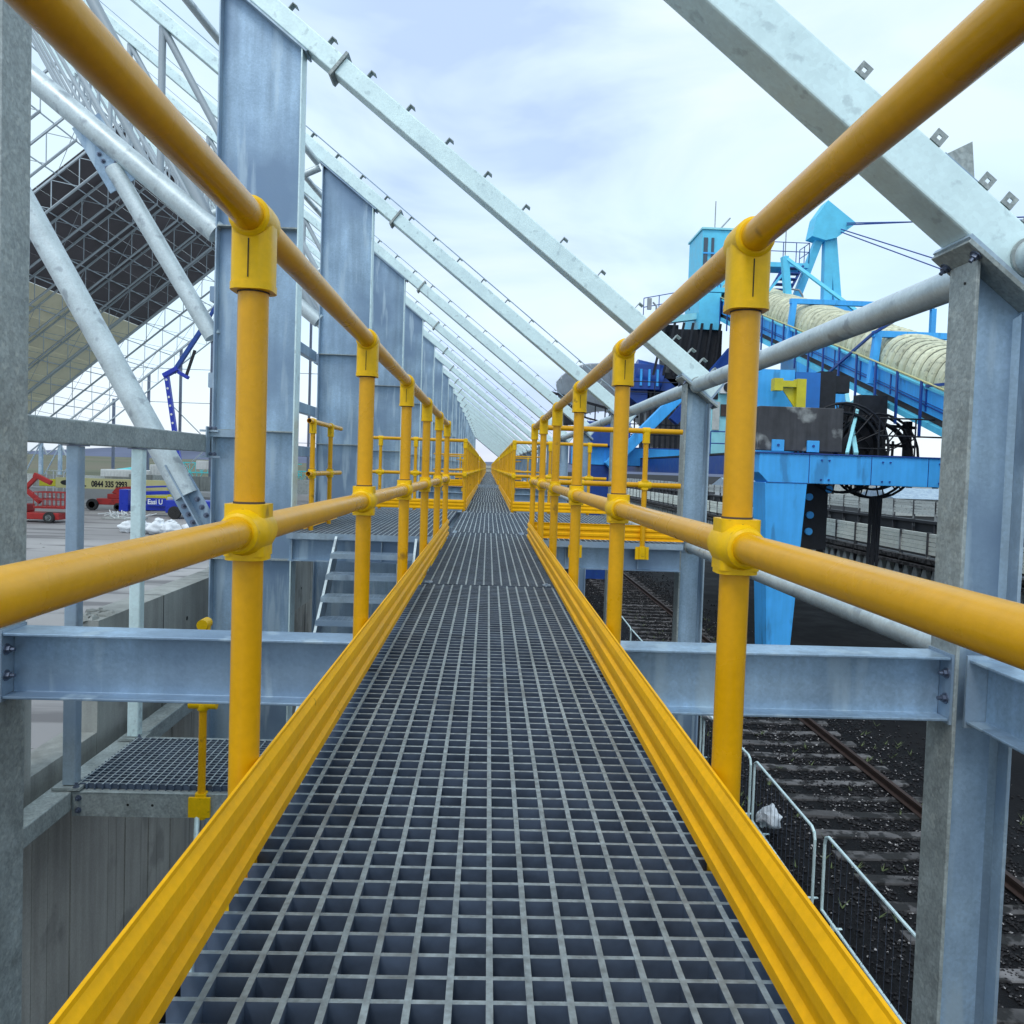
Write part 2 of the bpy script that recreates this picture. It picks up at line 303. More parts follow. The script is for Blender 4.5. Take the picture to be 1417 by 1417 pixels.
clip = MB(); clip.box(-.022, .022, -.030, .030, .001, .005); clip.tube((0,0,.005), (0,0,.012), .008, 8); clipm = clip.mesh('clip', 'galv')
n = 0
for i in range(-2, 28):
    y0 = J1+PL*i-.0
    if y0 > 107: break
    me = lat_b if i % 2 == 0 else lat_a
    t = thing('grating_panel', f'grey mesh grating panel of the walkway floor, {ORD[i+2]} counted from the photographer', 'grating', (0, y0, 0), 'walkway floor gratings')
    inst(me, 'mesh', t, (0.008, y0, 0))
    if -1 < i < 6:
        for sx in (-.325, .358):
            for yy in (.05, PL-.09): inst(clipm, 'clip', t, (sx, y0+yy, 0))
def side_grating(x0, x1, y0, y1, z, label, grp=None):
    nx = int((x1-x0-.05)/PX)+1; ny = int((y1-y0)/PY)
    b = lattice(0, nx, PY/2, ny, ex=.02); o = link('grating_panel', b.mesh('grating_lattice', ('grate', 'grate_side'), (0,0,0)), None, (x0+.02, y0, z)); tag(o, label, 'grating', grp)
OPEN = [(1, 7.60, 12.2), (5, 26.7, 31.3), (9, 45.5, 50.1), (13, 64.3, 68.9), (17, 83, 87.7)]
for q, (k, a, b_) in enumerate(OPEN):
    w = ['first', 'second', 'third', 'fourth', 'farthest'][q]
    for sx, x0, x1, sd_ in ((-1, -1.88, -.395, 'left'), (1, .425, 1.88, 'right')):
        for j, nm in ((0, 'near'), (1, 'far')):
            side_grating(x0, x1, a+j*2.31, a+j*2.31+2.29, -.001, f'grey side platform grating on the {sd_} at the {w} rail opening, {nm} half', 'side platform gratings')
            if q > 1: break

# ------------------------------------------------------------------ guardrails
R = .025
def post_mesh():
    b = MB(); b.tube((0,0,-.13), (0,0,1.02), R, 20); return b.mesh('post', 'yel_tube')
def rsq(w, r=.016, n=4):
    pts = []
    for cx, cy, a0 in ((w-r,-w+r,-90),(w-r,w-r,0),(-w+r,w-r,90),(-w+r,-w+r,180)):
        for k in range(n+1):
            t = math.radians(a0+90*k/n); pts.append((cx+r*math.cos(t), cy+r*math.sin(t)))
    return pts
def tee_mesh():
    b = MB()
    b.prof((0,0,.958), (0,0,1.068), rsq(.033, .020), up=(0,1,0), smooth=True)
    b.prof((0,0,.952), (0,0,.964), rsq(.0343, .021), up=(0,1,0), smooth=True)
    b.lathe((0,-.036,1.068), [(.0285,-.002),(.0335,.002),(.0345,.036),(.0335,.070),(.0285,.074)], axis=(0,1,0), n=20)
    o = b.mesh('top_fitting', 'yel_fit'); return o
def mid_mesh(sx):
    b = MB()
    b.prof((0,0,.515), (0,0,.601), rsq(.0335, .011), up=(0,1,0), smooth=True)
    b.prof((0,0,.508), (0,0,.520), rsq(.034, .022), up=(0,1,0), smooth=True)
    b.lathe((0,-.062,.555), [(.0285,-.002),(.033,.001),(.034,.018),(.038,.026),(.041,.040),(.041,.084),(.038,.098),(.034,.106),(.033,.123),(.0285,.126)], axis=(0,1,0), n=20)
    return b.mesh('middle_fitting', 'yel_fit')
POST, TEE, MID = post_mesh(), tee_mesh(), mid_mesh(1)
scm = MB(); scm.tube((0,0,-.001), (0,0,.0012), .0036, 10); SCREW = scm.mesh('screw', 'hole')
scm = MB(); scm.box(-.0008, .0008, -.0345, -.0335, .970, 1.032); SEAM = scm.mesh('seam', 'hole')
scm = MB(); scm.tube((0,0,.9492), (0,0,.9530), .0259, 20, caps=False); RING = scm.mesh('joint_shade_ring', 'belt')  # dark ring colours in the shadow line where fitting meets tube
def screw(par, P, n):
    o = link('screw', SCREW, par, P); o.rotation_euler = Vector(n).to_track_quat('Z', 'Y').to_euler()
bs = MB(); bs.box(-.007, .007, -.065, .065, -.155, -.035); bs.prof((0,0,-.15), (0,0,-.03), rsq(.032, .02), up=(0,1,0), smooth=True); BASE = bs.mesh('base_fitting', 'yel_fit')
TOE_ = [(.000,.020),(.012,.024),(.013,.044),(.004,.052),(.004,.072),(.013,.082),(.013,.100),(.004,.108),(.004,.124),(.012,.134),(.010,.152),(.002,.163),(.002,.170)]
TOE = TOE_+[(x-.004, z+(.001 if z > .16 else 0)) for x, z in TOE_[::-1]]
def toeboard(b, p, q, sgn):
    """p->q horizontal; profile bulges to the sgn side of the run"""
    p, q = Vector(p), Vector(q); pts = [(x*sgn, z) for x, z in TOE]
    if sgn < 0: pts = pts[::-1]
    b.prof(p, q, pts)
def guardrail(label, p, q, side, posts, grp='yellow guardrails of the walkway', toe=True, fade=True, ext=(0,0), z=0, open_end=False, corner=None, screwon=True):
    """straight run from p to q (at z); side = +1/-1: which side of the direction the kickboard is on; posts: distances along"""
    p, q = Vector((*p, z)), Vector((*q, z)); d = (q-p).normalized(); L = (q-p).length; rz = math.atan2(d.y, d.x)-math.pi/2
    t = thing('guardrail', label, 'guardrail', p, grp)
    b = MB(); e0, e1 = ext
    f = b.pipe if open_end else (lambda P, Q, r, ri: b.tube(P, Q, r, 20))
    f(p-d*e0+Vector((0,0,1.068)), q+d*e1+Vector((0,0,1.068)), R, .021); part(b, 'top_rail', 'yel_tube', t)
    b = MB(); f = b.pipe if open_end else (lambda P, Q, r, ri: b.tube(P, Q, r, 20))
    f(p-d*e0+Vector((0,0,.555)), q+d*e1+Vector((0,0,.555)), R, .021); part(b, 'middle_rail', 'yel_tube', t)
    if toe:
        a = d.cross(Vector((0,0,1))); b = MB(); o = a*side*(R+.003)
        toeboard(b, p-d*min(e0, .25)+o, q+d*.06+o, side); part(b, 'kickboard', 'yel_toe', t)
    for s in posts:
        P = p+d*s
        inst(POST, 'post', t, P, rot=(0,0,rz)); 
        te = inst(TEE, 'top_fitting', t, P, rot=(0,0,rz)); mi = inst(MID, 'middle_fitting', t, P, rot=(0,0,rz))
        if s < 5 and screwon:
            w = -side*(-1 if d.y > 0 else 1)*1.0
            link('seam', SEAM, te); link('joint_shade_ring', RING, te); link('joint_shade_ring', RING, mi, (0, 0, -.4425)); link('joint_shade_ring', RING, mi, (0, 0, -.3485))
            for zz in (.985, 1.03): screw(te, (w*-.033, .012, zz), (w*-1, 0, 0))
            for yy in (-.050, .050): screw(mi, (w*-.0338, yy, .555), (w*-1, 0, 0))
            screw(mi, (w*-.0405, 0, .562), (w*-1, 0, 0)); screw(mi, (0, -.034, .59), (0, -1, 0))
        inst(BASE, 'base_fitting', t, P, rot=(0,0,rz))
    for s, zz in (corner or []):
        pass
    return t
def elbow(t, P, rz):
    for zz in (1.068, .555):
        b = MB(); b.lathe(Vector(P)+Vector((0,0,zz)), [(.01,-.034),(.028,-.030),(.034,-.02),(.035,0),(.034,.02),(.028,.030),(.01,.034)], n=16); part(b, 'corner_fitting', 'yel_fit', t)
lastY = Y1+5*SP
gl = guardrail('long yellow guardrail on the left beside the camera, running to the stair platform', (XL, -.25), (XL, lastY), 1, [Y1+.25+k*SP for k in range(6)], ext=(.6, 0))
gr = guardrail('long yellow guardrail on the right beside the camera', (XR, -.25), (XR, lastY), -1, [Y1+.25+k*SP for k in range(6)], ext=(.6, 0))
elbow(gl, (XL, lastY, 0), 0); elbow(gr, (XR, lastY, 0), 0)
bounds = [12.2, 26.7, 31.3, 45.5, 50.1, 64.3, 68.9, 83, 87.7, 107]
XI = .372
for s_, nm in ((-1, 'left'), (1, 'right')):
    for i in range(0, len(bounds), 2):
        a, b_ = bounds[i], bounds[i+1]; L = b_-a; n = max(2, int(round(L/SP))); w = ['first', 'second', 'third', 'fourth', 'farthest'][i//2]
        t = guardrail(f'yellow guardrail on the {nm}, {w} run beyond the stair platform', (s_*XI+.012, a), (s_*XI+.012, b_), 1 if s_ < 0 else -1, [L*k/n for k in range(n+1)], screwon=False)
        elbow(t, (s_*XI+.012, a, 0), 0)
    # transverse rails at the side platforms
    for i, (k, a, b_) in enumerate(OPEN):
        w = ['first', 'second', 'third', 'fourth', 'farthest'][i]
        xo = s_*1.80
        t = guardrail(f'short yellow cross rail at the far side of the {w} {nm} platform', (s_*XI+.012, b_), (xo, b_), s_, [.75, 1.28] if s_ < 0 else [.55, 1.15], screwon=False)
        if s_ > 0 or i > 0:
            x0 = XR if s_ > 0 else XL
            t = guardrail(f'short yellow cross rail at the near side of the {w} {nm} platform', (x0, a-.02), (s_*1.83, a-.02), -s_, [.42, 1.06], screwon=False)
guardrail('short stub of yellow guardrail with open tube ends above the stair head', (-1.74, 7.80), (-1.74, 9.45), -1, [.17, 1.06], open_end=True)
# stand-alone post on the lower landing
t = thing('rail_post', 'single short yellow rail post standing on the lower landing beside the steel stair', 'post', (-1.825, 5.27, -1.5))
b = MB(); b.tube((-1.825, 5.27, -1.66), (-1.825, 5.27, -.42), R, 18); part(b, 'post', 'yel_tube', t)
b = MB(); b.box(-1.895, -1.755, 5.225, 5.245, -1.68, -1.55); b.prof((-1.825, 5.27, -1.70), (-1.825, 5.27, -1.53), rsq(.036, .02), up=(0,1,0), smooth=True); part(b, 'base_fitting', 'yel_fit', t)
b = MB(); b.lathe((-1.825, 5.27, -.952), [(.032,-.03),(.036,-.025),(.036,.025),(.032,.03)], n=18); b.tube((-1.915, 5.27, -.94), (-1.735, 5.27, -.94), .032, 16); part(b, 'middle_fitting', 'yel_fit', t)
b = MB(); b.prof((-1.825, 5.27, -.50), (-1.825, 5.27, -.40), rsq(.034, .02), up=(0,1,0), smooth=True); b.tube((-1.825, 5.22, -.41), (-1.825, 5.32, -.41), .036, 16); part(b, 'top_fitting', 'yel_fit', t)

# ------------------------------------------------------------------ steel frames
def boltm(r=.014, l=.03):
    b = MB(); b.lathe((0,0,0), [(r*1.5,0),(r*1.5,.004)], n=12, smooth=False); b.prof((0,0,.004), (0,0,.016), [(r*math.cos(math.pi*i/3), r*math.sin(math.pi*i/3)) for i in range(6)]); b.tube((0,0,.016), (0,0,.016+l*.5), r*.55, 8); return b.mesh('bolt', 'bolt')
BOLT = boltm()
def bolt(root, P, n, parent=None, s=1):
    o = inst(BOLT, 'bolt', root, P, parent); o.rotation_euler = Vector(n).to_track_quat('Z', 'Y').to_euler(); o.scale = (s, s, s); return o
# cross beams under the walkway
for k in range(NF):
    y = FY[k]; z1 = -.040; h = .264
    for side in ((-1, 1) if k == 0 else (0,)):
        pass
    t = thing('cross_beam', f'galvanised I-beam spanning under the walkway, {ORD[k]} counted from the photographer' if k else 'nearest galvanised I-beam crossing under the walkway between the columns', 'steel beam', (0, y, z1-h), 'cross beams under the walkway')
    b = MB(); b.ibeam((CLX+.012, y, z1-h/2), (CRX-.012, y, z1-h/2), .165, h, .012, .009); part(b, 'girder', 'galv_web', t, bevel=.003 if k < 2 else 0)
    for xe, sg in ((CLX+.0005, 1), (CRX-.0115, -1)):
        b = MB(); b.box(xe, xe+.011, y-.088, y+.088, z1-h-.012, z1+.012); part(b, 'end_plate', 'galv', t)
        if k < 4:
            for zz in (-.11, -.215):
                for yy in (-.055, .055): bolt(t, (xe+(.011 if sg > 0 else 0), y+yy, zz), (sg, 0, 0), s=1.1)
    for yy in (-.12, .12): pass
# bearers carrying the deck edge
for s_, x in ((-1, -.36), (1, .385)):
    for k in range(-1, NF-1):
        ya = FY[k]+.09 if k >= 0 else -.6; yb = FY[k+1]-.09
        b = MB(); b.prof((x, ya, -.078), (x, yb, -.078), [(-.022,-.036),(.022,-.036),(.022,-.030),(-.016,-.030),(-.016,.030),(.022,.030),(.022,.036),(-.022,.036)]); solo(b, 'deck_bearer', 'galv', f'thin galvanised channel under the {"left" if s_<0 else "right"} edge of the walkway, {ORD[k+1]} from the photographer', 'steel channel', (x, ya, -.1), 'channels under the walkway edges')
# eaves columns (right) with sloped cap plates
ud = Vector((-1, 0, SL)).normalized(); un = Vector((SL, 0, 1)).normalized()     # along the rafter / its upward normal
for k in range(NF):
    y = FY[k]; lab = 'H-column at the right eaves, ' + (ORD[k]+' in the row' if k else 'the nearest one beside the right handrail')
    t = thing('eaves_column', 'galvanised '+lab, 'steel column', (CRX+.13, y, G), 'eaves columns on the right')
    hh, ww = .255, .19; xc = CRX+hh/2
    def capz(x): return zr(x)-.052
    b = MB(); a, c = ww/2, .006
    # flanges (planes parallel to YZ) and web, tops cut to the slope
    def slab(x0, x1, y0, y1): 
        b.add([(x0,y0,G),(x1,y0,G),(x1,y1,G),(x0,y1,G),(x0,y0,capz(x0)),(x1,y0,capz(x1)),(x1,y1,capz(x1)),(x0,y1,capz(x0))], [(0,3,2,1),(4,5,6,7),(0,1,5,4),(1,2,6,5),(2,3,7,6),(3,0,4,7)])
    slab(CRX, CRX+.016, y-a, y+a); fl = part(b, 'inner_flange', 'galv_dull', t, bevel=.003 if k < 2 else 0)
    b = MB(); slab(CRX+.0165, CRX+hh-.0165, y-c, y+c); part(b, 'web', 'galv_web', t)
    b = MB(); slab(CRX+hh-.016, CRX+hh, y-a, y+a); part(b, 'outer_flange', 'galv', t, bevel=.003 if k < 2 else 0)
    # root fillets
    b = MB(); 
    for sy in (-1, 1):
        for xx, sg in ((CRX+.0165, 1), (CRX+hh-.0165, -1)):
            b.add([(xx, y+sy*c, G), (xx+sg*.022, y+sy*c, G), (xx, y+sy*(c+.022), G), (xx, y+sy*c, capz(xx)-.01), (xx+sg*.022, y+sy*c, capz(xx)-.03), (xx, y+sy*(c+.022), capz(xx)-.01)], [(0,1,2),(3,5,4),(0,3,4,1),(1,4,5,2),(2,5,3,0)])
    if k < 3: part(b, 'root_fillet', 'galv_web', t)
    # cap plates along slope: column plate + rafter plate
    cx = xc; cz = zr(cx)-.026
    b = MB(); P = Vector((cx, y, cz-.012)); b.beam(P-ud*.235, P+ud*.235, .27, .020, up=un); cp = part(b, 'cap_plate', 'galv_dull', t, bevel=.002 if k < 2 else 0)
    b = MB(); P = Vector((cx, y, cz+.012)); b.beam(P-ud*.23, P+ud*.23, .262, .018, up=un); part(b, 'seat_plate', 'galv', t)
    if k < 4:
        for sx in (-.185, .17):
            for sy in (-.105, .105): bolt(t, Vector((cx, y+sy, cz-.012))+ud*sx-un*.011, -un, cp, s=1.15)
        b = MB(); b.tube((CRX-.001, y-.02, 1.49), (CRX-.0035, y-.02, 1.49), .006, 8); part(b, 'drain_hole', 'hole', t)
# longitudinal tubes between eaves columns
for k in range(-1, NF-1):
    ya = FY[k]+.10 if k >= 0 else -1.4; yb = FY[k+1]-.10
    w = ORD[k+1] if k >= 0 else 'overhead'
    for zz, r, nm in ((1.552, .070, 'upper'), (-.052, .058, 'lower')):
        if k < 0 and nm == 'lower': continue
        x = 2.035; t = thing('eaves_tube', f'{nm} round galvanised tube between the right eaves columns, {ORD[k+1]} bay' if k >= 0 else 'short round tube leaving the nearest rafter foot towards the camera', 'steel tube', (x, ya, zz), f'{nm} eaves tubes')
        b = MB(); b.tube((x+(.1 if k < 0 else 0), ya, zz+(.03 if k < 0 else 0)), (x+(.1 if k < 0 else 0), yb, zz+(.03 if k < 0 else 0)), r, 28); part(b, 'tube', 'galv_tube', t)
        b = MB(); X = x+(.1 if k < 0 else 0); Z = zz+(.03 if k < 0 else 0); b.tube((X, yb-.012, Z), (X, yb+.003, Z), r+.012, 24)
        part(b, 'end_plate', 'galv_dull', t)
        if k >= 0: b = MB(); b.tube((X, ya-.003, Z), (X, ya+.012, Z), r+.012, 24); part(b, 'end_plate', 'galv_dull', t)
# edge beam from the nearest right column towards the camera
t = thing('edge_beam', 'galvanised I-beam leaving the nearest right column towards the photographer', 'steel beam', (2.06, 3.17, -.3))
b = MB(); b.ibeam((2.055, -1.4, -.172), (2.055, 3.165, -.172), .165, .264, .012, .009); part(b, 'girder', 'galv_web', t, bevel=.003)
b = MB(); b.box(1.965, 2.145, 3.166, 3.178, -.32, -.025); part(b, 'end_plate', 'galv', t)
t = thing('edge_beam', 'galvanised I-beam leaving the nearest left column towards the photographer', 'steel beam', (-2.06, 3.17, -.3))
b = MB(); b.ibeam((-2.06, -1.4, -.172), (-2.06, 3.165, -.172), .165, .264, .012, .009); part(b, 'girder', 'galv_web', t)

# cleats
cl = MB()
cl.box(-.030, .030, -.034, .034, 0, .004); cl.box(.026, .030, -.034, .034, .004, .050)
cl = MB(); F = [(-.034,0),(.034,0),(.034,.068),(-.034,.068)]; H_ = [(-.011,.022),(.011,.022),(.011,.046),(-.011,.046)]
for yy, fl in ((-.004, 0), (.004, 1)): cl.add([(x, yy, z) for x, z in F+H_], [(i, (i+1) % 4, 4+(i+1) % 4, 4+i) for i in range(4)])
for L_ in (F, H_): cl.add([(x, yy, z) for yy in (-.004, .004) for x, z in L_], [(i, (i+1) % 4, 4+(i+1) % 4, 4+i) for i in range(4)])
cl.add([(-.032,.004,0),(.032,.004,0),(.032,.05,0),(-.032,.05,0),(-.032,.004,.006),(.032,.004,.006),(.032,.05,.006),(-.032,.05,.006)], [(0,3,2,1),(4,5,6,7),(1,2,6,5),(2,3,7,6),(3,0,4,7)])
CLEAT = cl.mesh('cleat', 'galv_dull')
c2 = MB(); c2.add([(-.004,-.045,0),(.004,-.045,0),(.004,.045,0),(-.004,.045,0),(-.004,-.045,.085),(.004,-.045,.085),(.004,.045,.085),(-.004,.045,.085)], [(0,3,2,1),(4,5,6,7),(0,1,5,4),(1,2,6,5),(2,3,7,6),(3,0,4,7)])
c2.box(.004, .05, -.045, .045, .078, .085)
CLEAT2 = c2.mesh('cleat', 'galv_dull')
ang = math.atan(SL)
RD, RW = .185, .20
rl = math.hypot(2.17-RX, 1)  # not used
def rafter_pts(x0, x1, off, y): return (Vector((x0, y, zr(x0)))+un*off, Vector((x1, y, zr(x1)))+un*off)
TD = 2.45       # vertical truss depth
def zc(x): return zr(x)-2.42
for k in range(NF):
    y = FY[k]
    t = thing('roof_rafter', f'pale galvanised rafter sloping down to the right eaves, {ORD[k]} in the row', 'rafter', (CRX+.13, y, zr(CRX+.13)), 'roof rafters above the walkway')
    if k == NF-1: mt = 'bolt'
    else: mt = 'galv_rafter'
    b = MB(); P, Q = rafter_pts(2.17, -1.60, RD/2+.002, y); b.rbeam(P, Q, RW, RD, .012, up=un); part(b, 'lower_length', mt, t)
    b = MB(); P, Q = rafter_pts(-1.63, RX+.05, RD/2+.002, y); b.rbeam(P, Q, RW, RD, .012, up=un) if k < 6 else b.beam(P, Q, RW, RD, up=un); part(b, 'upper_length', mt, t)
    b = MB(); P, Q = rafter_pts(-1.603, -1.627, RD/2, y); b.beam(P, Q, RW+.05, RD+.09, up=un); part(b, 'splice_plate', 'galv_dull', t)
    b = MB(); P, Q = rafter_pts(2.185, 2.171, RD/2, y); b.beam(P, Q, RW+.01, RD+.012, up=un); part(b, 'end_plate', 'galv', t)
    if k < 12:
        # cleats along the top
        if k == 0: ds = [.05, .165, .28, .40]+[.66]+[.56+.5*i for i in range(1, 14)]
        elif k == 1: ds = [.10, .25, .40, .60]+[.6+.49*i for i in range(1, 18)]
        else: ds = [.2+.49*i for i in range(0, 16 if k < 6 else 10)]
        for i, dd in enumerate(ds):
            P = Vector((2.13, y-(.096 if k == 0 else 0), zr(2.13)))+ud*dd+un*(RD+.002)
            o = inst(CLEAT2 if k else CLEAT, 'cleat', t, P); o.rotation_euler = (0, ang, 0); o.scale = (.78,)*3 if k == 0 else (1,)*3
        if k == 0:
            b = MB(); P = Vector((2.13, y, zr(2.13)))+ud*.52+un*(RD+.004)
            b.beam(P-ud*.10, P+ud*.08, .17, .014, up=un); br = part(b, 'purlin_bracket', 'galv', t)
            for dy in (-.055, .045):
                b = MB(); A = [P+un*.008-ud*.10, P+un*.008+ud*.075, P+un*.13+ud*.02]; A = [a_+Vector((0, dy, 0)) for a_ in A]
                b.add(A+[a_+Vector((0,.010,0)) for a_ in A], [(0,1,2),(5,4,3),(0,3,4,1),(1,4,5,2),(2,5,3,0)]); part(b, 'gusset', 'galv_dull', t)
    if k >= 2:
        b = MB(); P, Q = rafter_pts(1.9, -12, RD+.095, y); b.beam(P, Q, .03, .012, up=un); part(b, 'sheeting_rail', 'galv', t)

# deep plate columns (left)
for k in range(NF):
    y = FY[k]; x1, x0 = CLX, -2.700
    lab = f'deep galvanised plate column on the left, {ORD[k]} in the row' if k else 'galvanised column cut by the left edge, nearest the photographer'
    t = thing('deep_column', lab, 'steel column', ((x0+x1)/2, y, G), 'deep columns on the left')
    def top(x): return zr(x)-.004
    zst = 2.92 if k < 2 else 2.35
    def plate(x0_, x1_, y0, y1, z0, nm, m, bev=0, ztop=None):
        b = MB(); za = top(x0_) if ztop is None else ztop; zb = top(x1_) if ztop is None else ztop
        b.add([(x0_,y0,z0),(x1_,y0,z0),(x1_,y1,z0),(x0_,y1,z0),(x0_,y0,za),(x1_,y0,zb),(x1_,y1,zb),(x0_,y1,za)], [(0,3,2,1),(4,5,6,7),(0,1,5,4),(1,2,6,5),(2,3,7,6),(3,0,4,7)])
        return part(b, nm, m, t, bevel=bev)
    bb = .002 if k < 4 else 0
    mm = 'galv_dull' if k == 0 else 'galv_rafter'  # lighter steel on the other inner flanges paints in the open-sky light
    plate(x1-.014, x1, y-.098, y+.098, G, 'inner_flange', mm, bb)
    plate(x0, x0+.014, y-.098, y+.098, G, 'outer_flange', 'galv', bb)
    plate(x0+.0145, x1-.0145, y-.005, y+.005, G, 'web', 'galv_web')
    for zz in (zst, .955, -.30):
        b = MB(); b.box(x0+.0145, x1-.0145, y-.096, y-.0055, zz-.006, zz+.006); part(b, 'stiffener', 'galv_dull', t)
        if k < 3:
            b = MB(); b.box(x0+.06, x1-.06, y-.097, y-.0965, zz-.02, zz-.012)
    b = MB(); b.beam(Vector((x0-.05, y, top(x0-.05)-.012)), Vector((x1+.04, y, top(x1+.04)-.012)), .22, .018, up=un); part(b, 'cap_plate', 'galv', t)

# roof trusses: chord, verticals, diagonals under both slopes
def zf(x): return RZ+SL2*(x-RX)            # far slope, underside
uf = Vector((1, 0, SL2)).normalized(); unf = Vector((-SL2, 0, 1)).normalized()
for k in range(NF):
    y = FY[k]; far = k > 5
    t = thing('roof_truss', f'tubular roof truss hanging under the near slope of the open shed, {ORD[k]} from the photographer', 'roof truss', (x0, y, zc(-2.7)), 'near-slope roof trusses')
    xe = RX+1.0; n_ = 8 if far else 24
    if k >= 6: xs = -2.72
    b = MB(); b.tube((-2.715, y, zc(-2.715)), (xe, y, zc(xe)), .108, n_); part(b, 'lower_chord', 'galv_tube' if k < 6 else 'truss', t)
    X = [-5.2-2.6*i for i in range(9)]
    b = MB()
    for i, x in enumerate(X):
        if x < xe: break
        b.tube((x, y, zc(x)), (x, y, zr(x)), .055, 6 if far else 12)
        xn = X[i-1] if i else -2.72
        b.tube((x, y, zr(x)), (xn, y, zc(xn)), .055, 6 if far else 12)
    part(b, 'web_bracing', 'truss', t, stuff=True)
    if k < 2:
        # raking tubes from the chord down to the column
        for (xa, za), (xb, zb), r, nm in (((-3.72, 3.45), (-2.735, 1.86), .082, 'raking_tube'), ((-4.75, 3.42), (-2.96, .30), .116, 'raking_tube')):
            if (xa, za) == (-4.75, 3.42): xa, za = -5.75, 5.15
            b = MB(); b.tube((xa, y, za), (xb, y, zb), r, n_); part(b, nm, 'galv_tube', t)
        b = MB()                                              # gusset plates
        for (cx, cz, w, h, ax) in ((-3.80, 3.60, .26, .55, 0),):
            d = (Vector((-3.72,0,3.45))-Vector((-2.735,0,1.86))).normalized(); P = Vector((-3.70, y, 3.42))
            b.beam(P-d*.16, P+d*.55, .014, .30, up=(d.z, 0, -d.x))
        gp = part(b, 'gusset_plate', 'galv_web', t)
        b = MB(); d = (Vector((-5.75,0,5.15))-Vector((-2.96,0,.30))).normalized(); P = Vector((-2.96, y, .30))
        b.beam(P+d*.18, P-d*.38, .016, .26, up=(d.z, 0, -d.x)); g2 = part(b, 'foot_gusset', 'galv_web', t)
        b = MB(); b.beam(P+d*.34, P-d*.34, .26, .014, up=(d.z, 0, -d.x)); part(b, 'foot_fin', 'galv', t)
        pass
        if k < 4:
            nn = Vector((d.z, 0, -d.x)); d2 = (Vector((-3.72,0,3.45))-Vector((-2.735,0,1.86))).normalized(); n2 = Vector((d2.z,0,-d2.x))
            for i in range(3):
                for s in (-1, 1):
                    bolt(t, P-d*(.08+.09*i)+nn*s*.075+Vector((0,-.009,0)), (0,-1,0), g2, s=1.3)
                    bolt(t, Vector((-3.70, y, 3.42))+d2*(.06+.075*i)+n2*s*.05+Vector((0,-.008,0)), (0,-1,0), gp, s=1.1)
    if k >= 2 and k < 12:
        b = MB(); b.tube((-2.76, y, zr(-2.72)-.06), (-4.6, y, zc(-4.6)), .055, 10); part(b, 'strut', 'galv_tube', t)
        b = MB(); b.tube((-2.78, y-.1, zr(-2.72)-.02), (-4.2, y-BAY+.2, zr(-4.2)-.02), .05, 10); part(b, 'wind_brace', 'galv_tube', t)
    # far slope
    if k >= 6:
        t = thing('roof_truss', f'tubular truss under the far slope of the open shed, {ORD[k-6]} of those in view', 'roof truss', (-58, y, zf(-58)), 'far-slope roof trusses')
        b = MB(); b.beam((RX, y, zf(RX)+.1), (-58.6, y, zf(-58.6)+.1), .16, .14, up=unf); part(b, 'upper_chord', 'truss', t)
        b = MB(); b.tube((RX-1, y, zf(RX-1)-2.2), (-57.8, y, zf(-57.8)-2.2), .10, 6); b.tube((-57.8, y, zf(-57.8)-2.2), (-58.6, y, zf(-58.6)), .11, 6); part(b, 'lower_chord', 'truss', t)
        b = MB(); x = RX-1
        while x > -57.5:
            b.beam((x, y, zf(x)), (x, y, zf(x)-2.2), .06, .06); xn = x-2.15
            if xn > -58: b.beam((xn, y, zf(xn)), (x, y, zf(x)-2.2), .05, .05)
            x = xn
        part(b, 'web_bracing', 'truss', t, stuff=True)
        t = thing('far_eaves_column', f'slender column under the far eaves of the shed, {ORD[k-6]} of those in view', 'steel column', (-58.6, y, G), 'far eaves columns')
        b = MB(); b.beam((-58.6, y, G), (-58.6, y, zf(-58.6)), .4, .4); part(b, 'shaft', 'galv', t)
        b = MB(); b.beam((-58.5, y, -3), (-56, y, zf(-56)-2.1), .12, .12); part(b, 'brace', 'galv', t)
# purlins on both slopes
for i in range(13):
    x = RX-.3-i*2.35; b = MB(); z = zf(x)+.28; b.beam((x, FY[6], z), (x, FY[-1], z), .05, .10)
    solo(b, 'purlin', 'truss', f'long thin purlin on the far roof slope, {ORD[i] if i else "first"} down from the ridge', 'purlin', (x, FY[6], z), 'far-slope purlins')
# diagonal bracing lines in the far slope
for k in range(6, NF-1):
    b = MB()
    for i in range(0, 12, 2):
        xa = RX-.3-i*2.35; xb = xa-4.7
        b.beam((xa, FY[k], zf(xa)-.05), (xb, FY[k+1], zf(xb)-.05), .04, .04, up=(1,0,0))
    if k % 2 == 0: o = solo(b, 'brace_rods', 'truss', 'thin diagonal bracing rods between two trusses of the far roof slope', 'bracing', (RX, FY[k], zf(RX)), 'far-slope brace rods'); o['kind'] = 'stuff'
# cladding sheets of the far slope
def cladding(kind, m, xa, xb, ka, kb, w):
    t = thing('roof_cladding', kind, 'cladding', (xb, FY[ka], zf(xb)))
    nx = max(1, int((xa-xb)/w))
    for k in range(ka, kb):
        for i in range(nx):
            x_0 = xa-(xa-xb)*i/nx; x_1 = xa-(xa-xb)*(i+1)/nx+.02
            b = MB(); b.beam((x_0, (FY[k]+FY[k+1])/2, zf(x_0)+.42), (x_1, (FY[k]+FY[k+1])/2, zf(x_1)+.42), BAY-.02, .05, up=unf); part(b, 'sheet', m, t)
cladding('charcoal sheeting panel fixed on the upper far slope of the shed roof', 'clad', -29.8, -42.2, 13, 20, 2.0)
cladding('beige sheeting panel fixed below the charcoal one on the far roof slope', 'clad2', -42.22, -58.4, 13, 20, 2.6)
